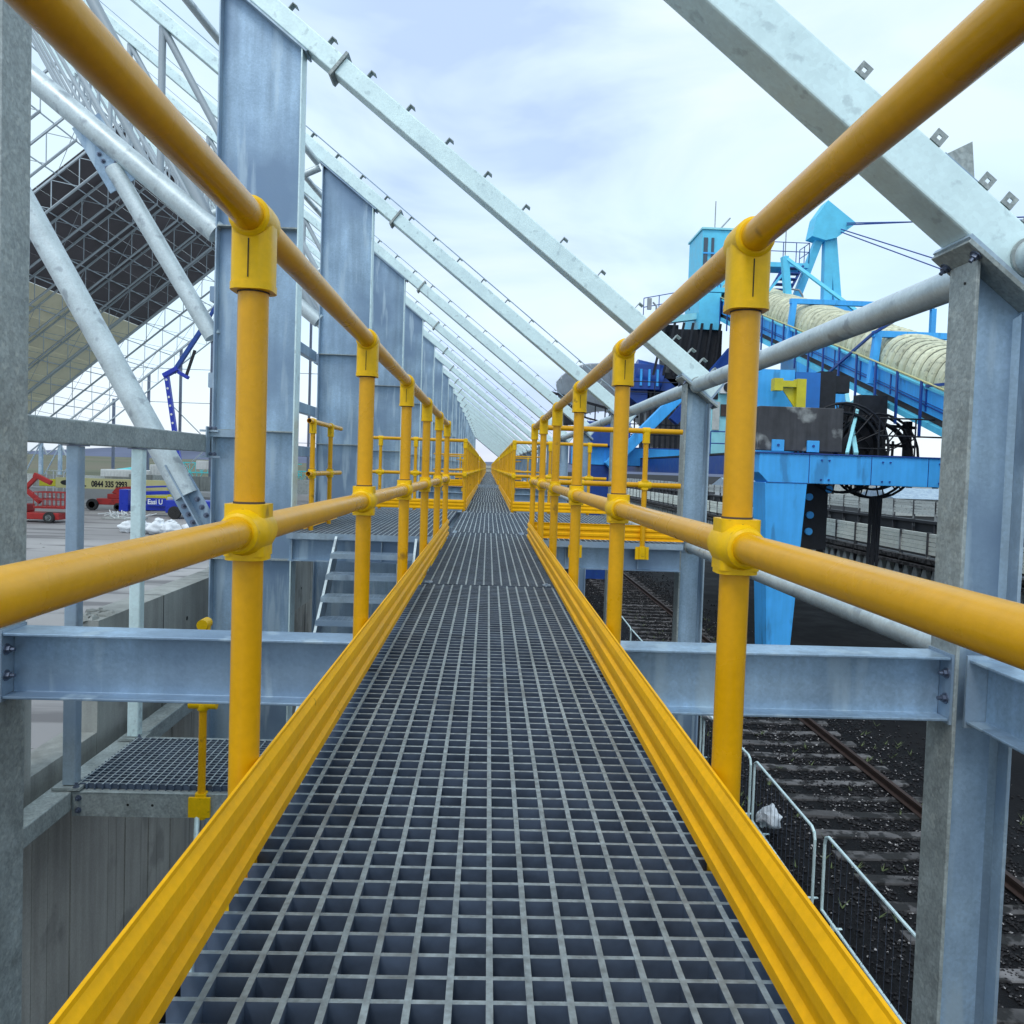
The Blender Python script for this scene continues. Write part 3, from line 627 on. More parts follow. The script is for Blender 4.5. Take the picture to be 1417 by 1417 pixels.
# gable posts and rails
for i, (x, zt) in enumerate(((-51.6, 8.4), (-46.9, 12.0), (-42.6, 15.6), (-38.4, 17.6), (-34, 20), (-29.5, 23), (-25, 20), (-20.5, 16.5), (-16, 13), (-11.5, 9.5))):
    t = thing('gable_post', f'slender steel post in the far gable of the shed, {ORD[i]} from the left', 'steel post', (x, FY[-1], G), 'gable posts')
    b = MB(); b.beam((x, FY[-1]+.3, G), (x, FY[-1]+.3, zt), .30, .34); part(b, 'shaft', 'bolt', t)
for i, z in enumerate((3.2, 8.2, 12.8)):
    b = MB(); b.beam((-50, FY[-1]+.55, z), (-12, FY[-1]+.55, z), .05, .09); solo(b, 'gable_rail', 'truss', f'thin horizontal rail across the far gable, {["lowest","middle","topmost"][i]}', 'rail', (-50, FY[-1]+.55, z))
b = MB(); b.beam((-44, FY[-1]+.4, -3), (-38.4, FY[-1]+.4, 2.6), .12, .12); b.beam((-38.4, FY[-1]+.4, 2.6), (-44, FY[-1]+.4, 8), .12, .12); solo(b, 'gable_brace', 'truss', 'diagonal brace between the gable posts of the shed', 'brace', (-44, FY[-1]+.4, -3))

# ------------------------------------------------------------------ side girts, posts, landing, stairs
t = thing('side_rail', 'horizontal galvanised box rail on the left between the two nearest deep columns', 'steel rail', (-2.76, FY[0], .82))
b = MB(); b.rbeam((-2.765, FY[0]+.02, .818), (-2.765, FY[1]+.13, .818), .09, .165, .012); part(b, 'box_section', 'galv_dull', t)
b = MB(); b.box(-2.72, -2.45, FY[1]-.112, FY[1]-.100, .885, .955); b.box(-2.80, -2.60, FY[1]-.14, FY[1]-.115, .68, .70); b.box(-2.80, -2.62, FY[1]-.14, FY[1]-.115, .93, .95); b.box(-2.72, -2.708, FY[1]-.20, FY[1]-.10, .68, .98); part(b, 'bracket', 'galv', t)
for zz in (.715, .965): bolt(t, (-2.66, FY[1]-.115, zz), (0,-1,0)); bolt(t, (-2.70, FY[1]-.115, zz), (0,-1,0))
for i, y in enumerate((5.33, 6.28)):
    t = thing('rail_post', f'square galvanised post under the left side rail, the {["nearer","farther"][i]} of the two', 'steel post', (-2.76, y, -1.5))
    b = MB(); b.rbeam((-2.70, y, -1.505), (-2.70, y, .725), .085, .085, .010, up=(0,1,0)); part(b, 'box_section', 'galv' if i == 0 else 'galv_rafter', t)
    b = MB(); b.box(-2.79, -2.61, y-.08, y+.08, -1.53, -1.512); part(b, 'base_plate', 'galv_dull', t)
    b = MB(); b.box(-2.765, -2.635, y-.055, y+.055, .726, .7335); part(b, 'top_plate', 'bolt', t)
    bolt(t, (-2.64, y-.06, -1.512), (0,0,1))
t = thing('side_channel', 'long sloping-looking galvanised channel at landing level on the left', 'steel beam', (-2.76, 3.4, -1.65))
b = MB(); b.rbeam((-2.745, FY[0]+.1, -1.60), (-2.745, FY[1]-.1, -1.60), .16, .13, .01); part(b, 'box_section', 'galv_dull', t)
for k in range(1, 10):
    for j, zz in enumerate((2.30, 1.45, .82)):
        b = MB(); b.rbeam((-2.765, FY[k]+.1, zz), (-2.765, FY[k+1]-.1, zz), .09, .15, .01); solo(b, 'side_rail', 'galv', f'{["top","middle","low"][j]} box rail between left columns, {ORD[k]} bay along the walkway', 'steel rail', (-2.765, FY[k], zz), 'box rails between the deep columns')
    b = MB(); b.rbeam((-2.765, FY[k]+2.3, -1.5), (-2.765, FY[k]+2.3, 2.22), .12, .12, .01, up=(0,1,0)); solo(b, 'rail_post', 'galv_rafter', f'square post between the box rails in the {ORD[k]} bay on the left', 'steel post', (-2.765, FY[k]+2.3, -1.5), 'posts between the box rails')
# lower landing
side_grating(-2.66, -.62, 5.30, 6.27, -1.50, 'lower landing grating at the foot of the steel stair')
t = thing('landing_frame', 'galvanised channel frame carrying the lower landing', 'steel frame', (-1.7, 5.3, -1.65))
for nm, (x0_, x1_, y0_, y1_) in (('front_channel', (-2.66, -.6, 5.262, 5.276)), ('rear_channel', (-2.66, -.6, 6.285, 6.299))):
    b = MB(); b.box(x0_, x1_, y0_, y1_, -1.70, -1.545); b.box(x0_, x1_, y0_+.0145, y0_+.06, -1.70, -1.69) if nm[0] == 'f' else None; b.box(x0_, x1_, y0_-.004, y0_+.055, -1.5445, -1.539); ch = part(b, nm, 'galv_dull', t)
for yy in (5.262,):
    for xx in (-2.62, ):
        for zz in (-1.58, -1.66): bolt(t, (xx, yy, zz), (0,-1,0))
b = MB(); b.tube((-2.30, 5.2615, -1.62), (-2.30, 5.2605, -1.62), .009, 8); b.tube((-2.14, 5.2615, -1.62), (-2.14, 5.2605, -1.62), .009, 8); part(b, 'drilled_hole', 'hole', t)
b = MB(); b.beam((-2.60, 5.28, -1.62), (-2.60, 6.28, -1.62), .012, .14); b.beam((-.66, 5.28, -1.62), (-.66, 6.28, -1.62), .012, .14); part(b, 'side_channel', 'galv_dull', t)
b = MB(); b.beam((-1.95, 5.15, G), (-1.95, 5.9, -1.72), .05, .05); b.beam((-1.2, 5.15, G), (-1.2, 5.9, -1.72), .05, .05); part(b, 'support_leg', 'galv', t)
# lower flight hint: two light tubes
t = thing('handrail_tube', 'pair of slim grey tubes running down below the lower landing', 'handrail', (-1.8, 5.1, -1.8))
for dx in (0, .13):
    b = MB(); b.tube((-1.84+dx, 5.24, -1.68), (-1.70+dx, 4.7, -3.2), .017, 10); part(b, 'tube', 'galv_rafter', t)
# stair
t = thing('staircase', 'open galvanised steel stair dropping from the left platform to the lower landing', 'staircase', (-1.02, 6.3, -1.5))
sx0, sx1 = -1.41, -.66
for x in (sx0, sx1):
    b = MB(); b.add([(x-.006,7.56,-.02),(x-.006,7.62,-.24),(x-.006,6.05,-1.54),(x-.006,6.05,-1.30),(x+.006,7.56,-.02),(x+.006,7.62,-.24),(x+.006,6.05,-1.54),(x+.006,6.05,-1.30)], [(0,1,2,3),(7,6,5,4),(0,4,5,1),(1,5,6,2),(2,6,7,3),(3,7,4,0)]); part(b, 'stringer', 'galv', t)
    b = MB(); b.beam((x, 7.56, -.022), (x, 6.05, -1.302), .022, .006, up=(0,-.65,.76)); part(b, 'stringer_flange', 'galv_tube', t)
for i in range(8):
    yy, zz = 7.36-.19*i, -.148-.166*i
    b = MB()
    b.box(sx0+.008, sx1-.008, yy-.115, yy-.105, zz-.045, zz)     # nosing
    for j in range(7): b.box(sx0+.010, sx1-.010, yy-.098+j*.031, yy-.094+j*.031, zz-.03, zz-.001)
    for j in range(16): xx = sx0+.03+j*.046; b.box(xx, xx+.004, yy-.104, yy+.10, zz-.026, zz-.003)
    b.box(sx0+.010, sx1-.010, yy+.101, yy+.106, zz-.035, zz-.001)
    part(b, 'tread', 'galv', t)
# small edge fascia of side platforms
for s_, x0_, x1_ in ((-1, -1.88, -.45), (1, .46, 1.88)):
    t = thing('platform_edge', f'galvanised edge angle along the near side of the {"left" if s_<0 else "right"} platform', 'steel angle', ((x0_+x1_)/2, 7.6, -.05))
    b = MB(); b.box(x0_, x1_, 7.575, 7.585, -.055, .0); part(b, 'angle', 'galv', t)
    t = thing('platform_bearer', f'galvanised I-beam just under the near edge of the {"left" if s_<0 else "right"} platform', 'steel beam', ((x0_+x1_)/2, 7.7, -.3))
    b = MB(); b.ibeam((x0_, 7.70, -.165), (x1_, 7.70, -.165), .13, .215, .01, .008); part(b, 'girder', 'galv_web', t)
    for xx in ((x0_+.03, x1_-.55) if s_ < 0 else (x0_+.3, x1_-.42)):
        b = MB(); b.box(xx, xx+.008, 7.645, 7.695, -.258, -.072); part(b, 'stiffener', 'galv', t)

# ------------------------------------------------------------------ concrete walls on the left
t = thing('concrete_wall', 'thick board-marked concrete retaining wall below the left columns', 'wall', (-3.1, 6, G))
b = MB(); b.box(-3.26, -3.0, 6.30, 112, G, -.62); w1 = part(b, 'tall_wall', 'concrete', t)
b = MB(); b.box(-3.26, -3.002, 5.39, 6.298, G, -1.50); part(b, 'low_sill', 'concrete', t)
b = MB(); b.box(-3.26, -3.0, -4, 5.388, G, -.62); part(b, 'near_wall', 'concrete', t)
b = MB()
for i in range(60):
    h = random.uniform(-.01, .03); y = 6.3+i*.12
    b.blob((-3.13+random.uniform(-.09,.09), 6.42+random.uniform(-.1,.25) if i < 26 else y, -.62), random.uniform(.02,.07), random.uniform(.02,.08), random.uniform(.01,.035), 4, 6, .3, i)
part(b, 'rubble', 'concrete', t, stuff=True)
b = MB(); y = -2.0; i = 0
while y < 30:
    w = random.uniform(.14, .20); o = random.choice((.004, .007, .012, .016))
    b.box(-2.9995, -3.0+o, y, y+w-.006, G, -1.72 if 5.2 < y < 6.4 else -1.70); y += w
part(b, 'board_mark', 'concrete_board', t, stuff=True)
b = MB()
for i in range(24):
    y = 6.3+1.25*(i+1); b.box(-3.0, -2.9985, y, y+.012, -1.69, -.625)
for i in range(24): b.box(-3.262, -2.999, 6.3+2.5*i+1.25, 6.3+2.5*i+1.262, -.62, -.6185)
part(b, 'shutter_joints', 'hole', t, stuff=True)
b = MB()
for i in range(24):
    for z in (-.95, -1.4): b.tube((-3.0, 6.3+1.25*i+.6, z), (-2.9975, 6.3+1.25*i+.6, z), .022, 10)
part(b, 'tie_holes', 'hole', t, stuff=True)
b = MB(); 
for xx in range(3): pass

# ------------------------------------------------------------------ railway track, ballast, barriers
TX = 6.10
b = MB(); b.prof((TX, -4, G), (TX, 200, G), [(-2.1,0.002),(2.1,0.002),(1.75,.09),(-1.75,.09)]); struct(b, 'ballast_bed', 'ballast')
t = thing('railway_track', 'single railway line with concrete sleepers running away on dark ballast', 'railway track', (TX, -2, G))
for s_ in (-1, 1):
    x = TX+s_*.74; b = MB(); z0 = G+(.125 if s_ > 0 else -.062)
    b.prof((x, -4, z0), (x, 200, z0), [(-.065,0),(.065,0),(.065,.012),(.012,.03),(.010,.10),(.034,.112),(.034,.15),(-.034,.15),(-.034,.112),(-.010,.10),(-.012,.03),(-.065,.012)]); part(b, 'rail', 'rust', t)
b = MB(); b.add([(-1.2,-.13,-.1),(1.2,-.13,-.1),(1.2,.13,-.1),(-1.2,.13,-.1),(-1.2,-.10,.03),(1.2,-.10,.03),(1.2,.10,.03),(-1.2,.10,.03),(-.4,-.10,.005),(.4,-.10,.005),(.4,.10,.005),(-.4,.10,.005)],
    [(0,3,2,1),(0,1,5,9,8,4),(2,3,7,11,10,6),(1,2,6,5),(3,0,4,7),(4,8,11,7),(8,9,10,11),(9,5,6,10)])
SLP = b.mesh('sleeper', 'sleeper')
for i in range(150):
    o = inst(SLP, 'sleeper', t, (TX+random.uniform(-.03,.03), -1+i*.65, G+.105+random.uniform(-.012,.006)), rot=(0, random.uniform(-.006,.006), random.uniform(-.02,.02)))
b = MB()
icos = [(0,0,1),(0,0,-1)]+[(math.cos(a_)*.9, math.sin(a_)*.9, .25) for a_ in (0,1.57,3.14,4.71)]
fc = [(0,2,3),(0,3,4),(0,4,5),(0,5,2),(1,3,2),(1,4,3),(1,5,4),(1,2,5)]
for i in range(42000):
    y = 4+46*random.random()**1.7; x = TX+random.gauss(0, 1.25)
    if abs(x-TX) > 3.3: continue
    if abs(abs(x-TX)-.74) < .08: continue
    # sleepers mostly stay uncovered, half hidden near their ends
    ph = ((y+1) % .65); on = (ph < .10 or ph > .55)
    if on and x > 5.75 and random.random() < .60: continue
    r = random.uniform(.010, .030)*(1+.015*y); z = G+(.10 if abs(x-TX) < 1.75 else max(.01, .10-.24*(abs(x-TX)-1.75)))
    a_ = random.random()*3; ca, sa = math.cos(a_), math.sin(a_); kx, ky, kz = random.uniform(.7,1.3), random.uniform(.7,1.3), random.uniform(.5,1)
    b.add([(x+r*(vx*ca*kx-vy*sa*ky), y+r*(vx*sa*kx+vy*ca*ky), z+r*vz*kz) for vx, vy, vz in icos], fc)
o = link('ballast_stones', b.mesh('ballast_stones', 'stone')); o['kind'] = 'stuff'; o['label'] = 'loose dark stones strewn over the track bed'; o['category'] = 'ballast'
# low weeds
b = MB()
for i in range(260):
    cx = TX+random.choice((-1.3, -.4, 1.2, 1.9, -2.1))+random.gauss(0, .3); cy = 5+25*random.random()
    for j in range(5):
        a_ = random.random()*6.28; l = random.uniform(.04, .12); b.add([(cx, cy, G+.09), (cx+.02*math.cos(a_+1.5), cy+.02*math.sin(a_+1.5), G+.10), (cx+l*math.cos(a_), cy+l*math.sin(a_), G+.12+l*.6)], [(0,1,2)])
o = link('weeds', b.mesh('weeds', 'plant')); o['kind'] = 'stuff'; o['label'] = 'sparse low weeds along the track'; o['category'] = 'weeds'
# crowd barriers
def barrier(x, y, L, rz, label):
    t = thing('crowd_barrier', label, 'barrier', (x, y, G), 'steel crowd barriers by the track')
    def P(s, z): return Vector((x+s*math.sin(rz), y+s*math.cos(rz), G+z))
    b = MB(); r = .019; pts = [P(0,.12), P(0,.93), P(.03,1.01), P(.11,1.05), P(L-.11,1.05), P(L-.03,1.01), P(L,.93), P(L,.12), P(0,.12)]
    b.path(pts, r, 8); part(b, 'frame', 'galv_rafter', t)
    b = MB(); n_ = 15
    for i in range(1, n_): b.tube(P(L*i/n_, .12), P(L*i/n_, 1.04), .003, 4)
    part(b, 'infill_bars', 'bolt', t, stuff=True)
    for s in (.3, L-.3):
        b = MB(); c = P(s, .05); d = Vector((math.cos(rz), -math.sin(rz), 0)); b.beam(c-d*.28, c+d*.28, .04, .035); b.beam(c, P(s, .13), .03, .03); part(b, 'foot', 'galv_rafter', t)
Yb = [(4.10, 6.95, .02), (4.06, 9.36, .02), (4.08, 11.78, -.03), (3.98, 14.2, .02), (3.95, 16.6, .03), (3.98, 19.05, 0), (3.99, 21.45, .02), (4.0, 23.9, 0)]
for i, (x, y, rz) in enumerate(Yb): barrier(x, y, 2.33, rz, f'galvanised crowd barrier beside the railway track, {ORD[i]} in the line')
b = MB(); b.blob((4.22, 11.25, G+.36), .13, .17, .14, 10, 16, .35, 5); b.blob((4.18, 11.4, G+.30), .10, .12, .12, 8, 12, .3, 8); solo(b, 'wrapping', 'wrap', 'crumpled white sheet caught on a crowd barrier', 'sheet', (4.4, 11.5, G+.6))
b = MB(); b.blob((4.12, 14.0, G+1.0), .17, .20, .12, 8, 12, .3, 2); solo(b, 'wrapping', 'wrap', 'smaller white wrapped lump on top of a farther barrier', 'sheet', (4.1, 14.0, G+1.0))
t = thing('marker_post', 'small yellow marker post on the dark ground beyond the track', 'post', (11.3, 21.5, G))
b = MB(); b.tube((11.3, 21.5, G), (11.3, 21.5, G+.45), .05, 10); part(b, 'post', 'yelmach', t); b = MB(); b.tube((11.3, 21.5, G+.45), (11.3, 21.5, G+.52), .07, 10); part(b, 'cap', 'yelmach', t)

# ------------------------------------------------------------------ plank walls on trestles at the right
def plank_wall(x, y0, y1, bay, ztop, n, ph, m, label, legs=True, stop=300):
    t = thing('plank_wall', label, 'wall', (x, y0, G))
    pl = MB(); pl.box(-.07, .07, .045, bay-.045, 0, ph-.030); pm = pl.mesh('plank', m)
    po = MB(); po.box(0,0,0,0,0,0); pom = MB(); pom.box(-.13, .05, -.05, .05, 0, ztop+.02-G); pom = pom.mesh('post', 'slab')
    y = y0; c = 0
    while y < y1:
        inst(pom, 'post', t, (x, y, G))
        for i in range(n):
            if c < stop: inst(pm, 'plank', t, (x+random.uniform(-.012,.012), y, ztop-ph*(i+1)+random.uniform(-.008,.004))); c += 1
        y += bay
    return t
t = plank_wall(21, 22.3, 150, 2.5, -1.75, 5, .205, 'lag', 'long white precast plank wall on a trestle beyond the railway')
b = MB(); b.box(20.75, 21.25, 20, 160, -3.20, -2.98); b.box(20.6, 21.2, 20, 160, -3.45, -3.30); part(b, 'ledge', 'sleeper', t)
b = MB(); b.box(20.5, 21.3, 20, 160, -4.15, -3.98); b.box(20.3, 21.1, 20, 160, -4.45, -4.22); part(b, 'lower_ledge', 'sleeper', t)
b = MB(); y = 20.4; c = 0
while y < 120:
    c += 1
    for s_ in (-1, 1): b.add([(20.86, y-.30, -3.97), (20.86, y+.30, -3.97), (20.86, y+.09, -3.46), (20.86, y-.09, -3.46), (21.1, y-.30, -3.97), (21.1, y+.30, -3.97), (21.1, y+.09, -3.46), (21.1, y-.09, -3.46)], [(0,3,2,1),(4,5,6,7),(0,4,7,3),(1,2,6,5),(3,7,6,2),(0,1,5,4)]) if s_ > 0 else None
    y += .85
part(b, 'support', 'lag2', t, stuff=True)
b = MB(); b.box(21.3, 21.6, 20, 160, G, -3.0); part(b, 'back_wall', 'black', t)
t = plank_wall(32.5, 36, 200, 3.0, -.75, 5, .21, 'lag2', 'second weathered plank wall farther to the right behind the first')
b = MB(); b.box(32.3, 32.9, 34, 200, -2.4, -2.2); b.box(32.6, 32.8, 34, 200, G, -2.4); part(b, 'ledge', 'black', t)
# blue-grey low shed behind, far right
for i, (x0_, x1_, y_, h_, m_) in enumerate(((62, 110, 120, 2.6, 'lag2'), (46, 60, 150, 3.2, 'white'), (88, 130, 210, 6, 'lag2'))):
    t = thing('low_building', f'{["long pale grey low building","small white low building","wide grey building"][i]} far off beyond the plank walls', 'building', (x0_, y_, G))
    b = MB(); b.box(x0_, x1_, y_, y_+12, G, G+h_); part(b, 'wall', m_, t)
    b = MB(); b.add([(x0_-.4,y_-.4,G+h_),(x1_+.4,y_-.4,G+h_),(x1_+.4,y_+12.4,G+h_),(x0_-.4,y_+12.4,G+h_),(x0_-.4,y_+6,G+h_+1.6),(x1_+.4,y_+6,G+h_+1.6)], [(0,1,5,4),(2,3,4,5),(0,4,3),(1,2,5),(0,3,2,1)]); part(b, 'roof', 'galv', t)
    for j in range(6): xx = x0_+(x1_-x0_)*(j+.3)/6; b = MB(); b.box(xx, xx+1.6, y_-.06, y_-.01, G+.6, G+h_-.4); part(b, 'door', 'black', t)

# ------------------------------------------------------------------ the blue stacker
ST = thing('stacker', 'huge blue bulk-handling machine with a covered conveyor, portal legs and cable-stayed mast', 'stacker', (12, 30, G))
def sp(mb, nm, m, parent=None, label=None, bevel=0, stuff=False): return part(mb, nm, m, ST, parent, label, bevel, stuff)
def railing(pts, h=1.1, sp_=1.5, m='navy', nm='railing', r=.025):
    b = MB()
    for i in range(len(pts)-1):
        p, q = Vector(pts[i]), Vector(pts[i+1]); L = (q-p).length; n_ = max(1, round(L/sp_))
        for zz in (h, h*.55): b.tube(p+Vector((0,0,zz)), q+Vector((0,0,zz)), r, 5)
        for k in range(n_+1): c = p.lerp(q, k/n_); b.tube(c, c+Vector((0,0,h)), r, 5)
    return sp(b, nm, m, stuff=True)
# front portal
b = MB(); b.add([(7.40,20.55,G+.5),(8.00,20.55,G+.5),(8.00,21.45,G+.5),(7.40,21.45,G+.5),(7.15,20.5,.53),(8.25,20.5,.53),(8.25,21.5,.53),(7.15,21.5,.53)], [(0,3,2,1),(4,5,6,7),(0,1,5,4),(1,2,6,5),(2,3,7,6),(3,0,4,7)])
lg = sp(b, 'portal_leg', 'cyan', bevel=.02)
b = MB(); b.box(7.2, 8.2, 20.0, 22.0, G+.28, G+.5); b.tube((7.55,20.4,G+.2), (7.85,20.4,G+.2), .28, 16); b.tube((7.55,21.6,G+.2), (7.85,21.6,G+.2), .28, 16); sp(b, 'bogie', 'black', lg)
b = MB(); b.add([(15.4,20.55,G+.5),(16.0,20.55,G+.5),(16.0,21.45,G+.5),(15.4,21.45,G+.5),(15.2,20.5,.53),(16.2,20.5,.53),(16.2,21.5,.53),(15.2,21.5,.53)], [(0,3,2,1),(4,5,6,7),(0,1,5,4),(1,2,6,5),(2,3,7,6),(3,0,4,7)])
sp(b, 'portal_leg', 'cyan', bevel=.02)
b = MB(); b.add([(6.97,20.5,.78),(7.22,20.5,.53),(16.3,20.5,.53),(16.3,20.5,1.28),(6.97,20.5,1.28),(6.97,21.5,.78),(7.22,21.5,.53),(16.3,21.5,.53),(16.3,21.5,1.28),(6.97,21.5,1.28)], [(0,1,2,3,4),(9,8,7,6,5),(0,5,6,1),(1,6,7,2),(2,7,8,3),(3,8,9,4),(4,9,5,0)])
pb = sp(b, 'portal_beam', 'cyan', bevel=.015)
b = MB(); b.box(6.9, 16.35, 20.46, 21.54, 1.282, 1.31); sp(b, 'beam_flange', 'navy')
b = MB(); b.box(6.97, 9.17, 20.62, 20.92, 1.36, 2.50); sb = sp(b, 'ballast_slab', 'slab', bevel=.02)
for x in (7.30, 8.22): b = MB(); b.box(x, x+.32, 20.54, 20.60, 1.34, 1.64); lug = sp(b, 'lug_plate', 'cyan', sb, bevel=.01)
b = MB()
for x in (8.27, 9.9, 11.4, 12.9, 14.4): b.box(x, x+.015, 20.488, 20.499, .54, 1.27)
b.box(7.17, 8.24, 20.487, 20.4995, .525, .54)
sp(b, 'weld_seams', 'navy', pb, stuff=True)
b = MB()
for x in (8.6, 8.8, 10.2, 10.4, 11.7, 11.9):
    for z in (.64, 1.14): b.tube((x, 20.47, z), (x, 20.499, z), .025, 6)
sp(b, 'beam_bolts', 'navy', pb, stuff=True)
for x in (7.46, 8.38): b = MB(); b.tube((x, 20.52, 1.5), (x, 20.54, 1.5), .035, 8); sp(b, 'lug_pin', 'navy', sb)
# longitudinal side beams of the portal and rear portal
b = MB(); b.box(7.2, 8.0, 21.5, 46, .70, 1.28); b.box(15.4, 16.2, 21.5, 46, .70, 1.28); sp(b, 'side_girder', 'navy')
b = MB(); b.box(3.9, 16.2, 38, 39.1, .95, 1.85); sp(b, 'rear_beam', 'navy', bevel=.02)
b = MB(); b.box(3.9, 16.2, 37.96, 38.0, .98, 1.80); sp(b, 'rear_web', 'cyan')
b = MB(); b.add([(4.7,38,G),(5.7,38,G),(5.7,39,G),(4.7,39,G),(4.45,38,.95),(5.95,38,.95),(5.95,39,.95),(4.45,39,.95)], [(0,3,2,1),(4,5,6,7),(0,1,5,4),(1,2,6,5),(2,3,7,6),(3,0,4,7)]); sp(b, 'portal_leg', 'navy', label='dark blue rear leg of the machine')
b = MB(); b.box(4.4, 6.6, 37.5, 39.5, 1.86, 3.0); sp(b, 'drive_box', 'navy', bevel=.03)
b = MB(); b.beam((5.6, 37.6, .9), (9.1, 37.6, 4.6), .5, .62, up=(0,1,0)); b2 = sp(b, 'raking_brace', 'cyan', bevel=.02)
b = MB(); b.beam((9.6, 42, 3.4), (12.6, 42, 7.2), .5, .6, up=(0,1,0)); sp(b, 'raking_brace', 'navy', label='dark blue raking brace under the conveyor')
railing([(4.0, 37.9, 1.86), (12.0, 37.9, 1.86)], nm='rear_railing', m='black')
railing([(6.0, 38.2, 3.9), (9.6, 38.2, 3.9)], nm='rear_railing', m='black')
b = MB(); b.box(7.2, 16.2, 22.5, 38, 1.30, 1.36); sp(b, 'deck', 'black')
b = MB(); b.box(8.6, 11.4, 44, 46, 1.86, 5.2); sp(b, 'machinery_house', 'slab')
for j in range(9): b = MB(); b.box(8.7+j*.3, 8.82+j*.3, 43.94, 43.99, 1.9, 5.1); sp(b, 'wall_rib', 'black')
# slew house / blue drum, its shade side coloured in as a deeper blue panel
b = MB(); b.lathe((9.25, 25.6, 1.37), [(1.15,0),(1.15,2.3),(1.22,2.31),(1.22,2.45)], n=28); dr = sp(b, 'slewing_drum', 'cyan')
b = MB(); b.box(7.9, 8.98, 23.6, 23.75, 2.3, 3.85); sp(b, 'house_panel', 'cyan')
b = MB(); b.box(9.0, 9.75, 23.6, 23.75, 2.3, 3.80); sp(b, 'house_panel', 'deep'); b = MB(); b.box(9.9, 10.4, 24.0, 24.6, 1.4, 3.9); b.box(10.4, 10.9, 24.2, 24.6, 3.3, 3.8); sp(b, 'hoist_frame', 'black'); b = MB(); b.box(11.4, 12.3, 24.6, 25.0, 1.4, 3.3); sp(b, 'winch_frame', 'black')
b = MB(); b.path([(8.9,23.4,2.35),(8.9,23.4,2.55),(10.1,23.4,2.58),(10.1,23.4,2.3)], .05, 8); sp(b, 'grab_rail', 'lag2')
b = MB(); b.box(8.75, 9.02, 22.8, 23.1, 2.40, 3.50); b.box(8.35, 8.748, 22.82, 23.08, 3.26, 3.44); b.add([(8.35,22.95,3.25),(8.75,22.95,2.7),(8.75,22.95,3.25),(8.35,23.0,3.25),(8.75,23.0,2.7),(8.75,23.0,3.25)], [(0,1,2),(5,4,3),(0,3,4,1),(1,4,5,2),(2,5,3,0)]); b.box(8.1, 8.348, 22.8, 23.1, 3.15, 3.5); sp(b, 'davit', 'yelmach', label='yellow davit bracket')
# cable reels: spoked wheels
def reel(c, r, w, nm='cable_reel'):
    b = MB(); c = Vector(c); n_ = 28
    for s_ in (-1, 1):
        for k in range(n_):
            a0, a1 = 2*math.pi*k/n_, 2*math.pi*(k+1)/n_
            P = lambda a_, rr: c+Vector((rr*math.cos(a_), s_*w/2, rr*math.sin(a_)))
            b.tube(P(a0, r), P(a1, r), .04, 6)
            if k % 2 == 0: b.tube(P(a0, .25), P(a0, r), .024, 5)
    for k in range(n_):
        a0, a1 = 2*math.pi*k/n_, 2*math.pi*(k+1)/n_; rr = r*.80
        b.beam(c+Vector((rr*math.cos(a0),0,rr*math.sin(a0))), c+Vector((rr*math.cos(a1),0,rr*math.sin(a1))), w*.8, .06, up=(math.cos(a0),0,math.sin(a0)))
    b.tube(c-Vector((0,w*.8,0)), c+Vector((0,w*.8,0)), .3, 14); return sp(b, nm, 'black')
reel((10.75, 24.2, 1.62), 1.36, .35); reel((11.95, 24.6, 1.42), 1.30, .35)
b = MB()
for x, z0_, z1_ in ((9.55, -1.7, .5), (10.25, -1.9, .5)): b.beam((x, 24.3, z0_), (x, 24.3, z1_), .14, .2)
b.box(9.45, 10.35, 24.1, 24.4, -1.5, .5); b.box(11.2, 12.0, 25.2, 25.6, 1.3, 3.1); b.box(13.4, 13.6, 25.5, 25.7, 1.3, 2.6)
for k in range(9):
    a_ = k*.7; b.tube((10.0+.34*k, 25.0, 1.35), (10.6+.30*k+.3*math.sin(a_), 25.0+.2*math.cos(a_), 3.2-.16*k), .045, 5)
for z in (1.9, 2.5): b.tube((9.9, 24.9, z), (13.4, 24.9, z-.15), .05, 5)
for k in range(7): b.tube((11.75+.06*k, 24.3, .15), (11.7+.05*k+random.uniform(-.05,.05), 24.2, -2.6-random.random()), .03, 5)
sp(b, 'cable_gear', 'black', stuff=True)
for (x, z) in ((9.75, .1), (9.8, -.45), (10.35, .35), (9.78, -.95)): b = MB(); b.tube((x, 24.08, z), (x, 24.0, z), .11, 14); sp(b, 'sheave', 'cyan')
railing([(11.0, 22.4, 1.33), (16.2, 22.4, 1.33)], nm='deck_railing', m='black', sp_=1.1)
# pale container cabin
b = MB(); b.box(9.35, 11.6, 34.2, 37, 1.5, 5.0); cb = sp(b, 'electrical_house', 'pale', bevel=.02)
b = MB(); b.box(9.75, 10.35, 33.9, 34.19, 4.15, 4.65); ac = sp(b, 'air_conditioner', 'white', cb); b = MB(); b.tube((10.05,33.89,4.4), (10.05,33.86,4.4), .2, 14); sp(b, 'fan', 'black', ac)
for (x, z, w, h, m_) in ((9.5, 2.6, .3, 1.2, 'lag2'), (10.5, 3.3, .35, .9, 'cream'), (10.35, 1.7, .6, 1.5, 'mast'), (9.85, 3.2, .28, .5, 'belt'), (9.45, 3.9, .25, .35, 'black')): b = MB(); b.box(x, x+w, 34.12, 34.19, z, z+h); sp(b, 'wall_box', m_, cb)
railing([(9.2, 33.2, 1.38), (11.8, 33.2, 1.38)], nm='house_railing', m='navy', sp_=.6)
b = MB(); b.box(9.0, 12, 33.1, 38, 1.05, 1.36); sp(b, 'house_floor', 'navy')
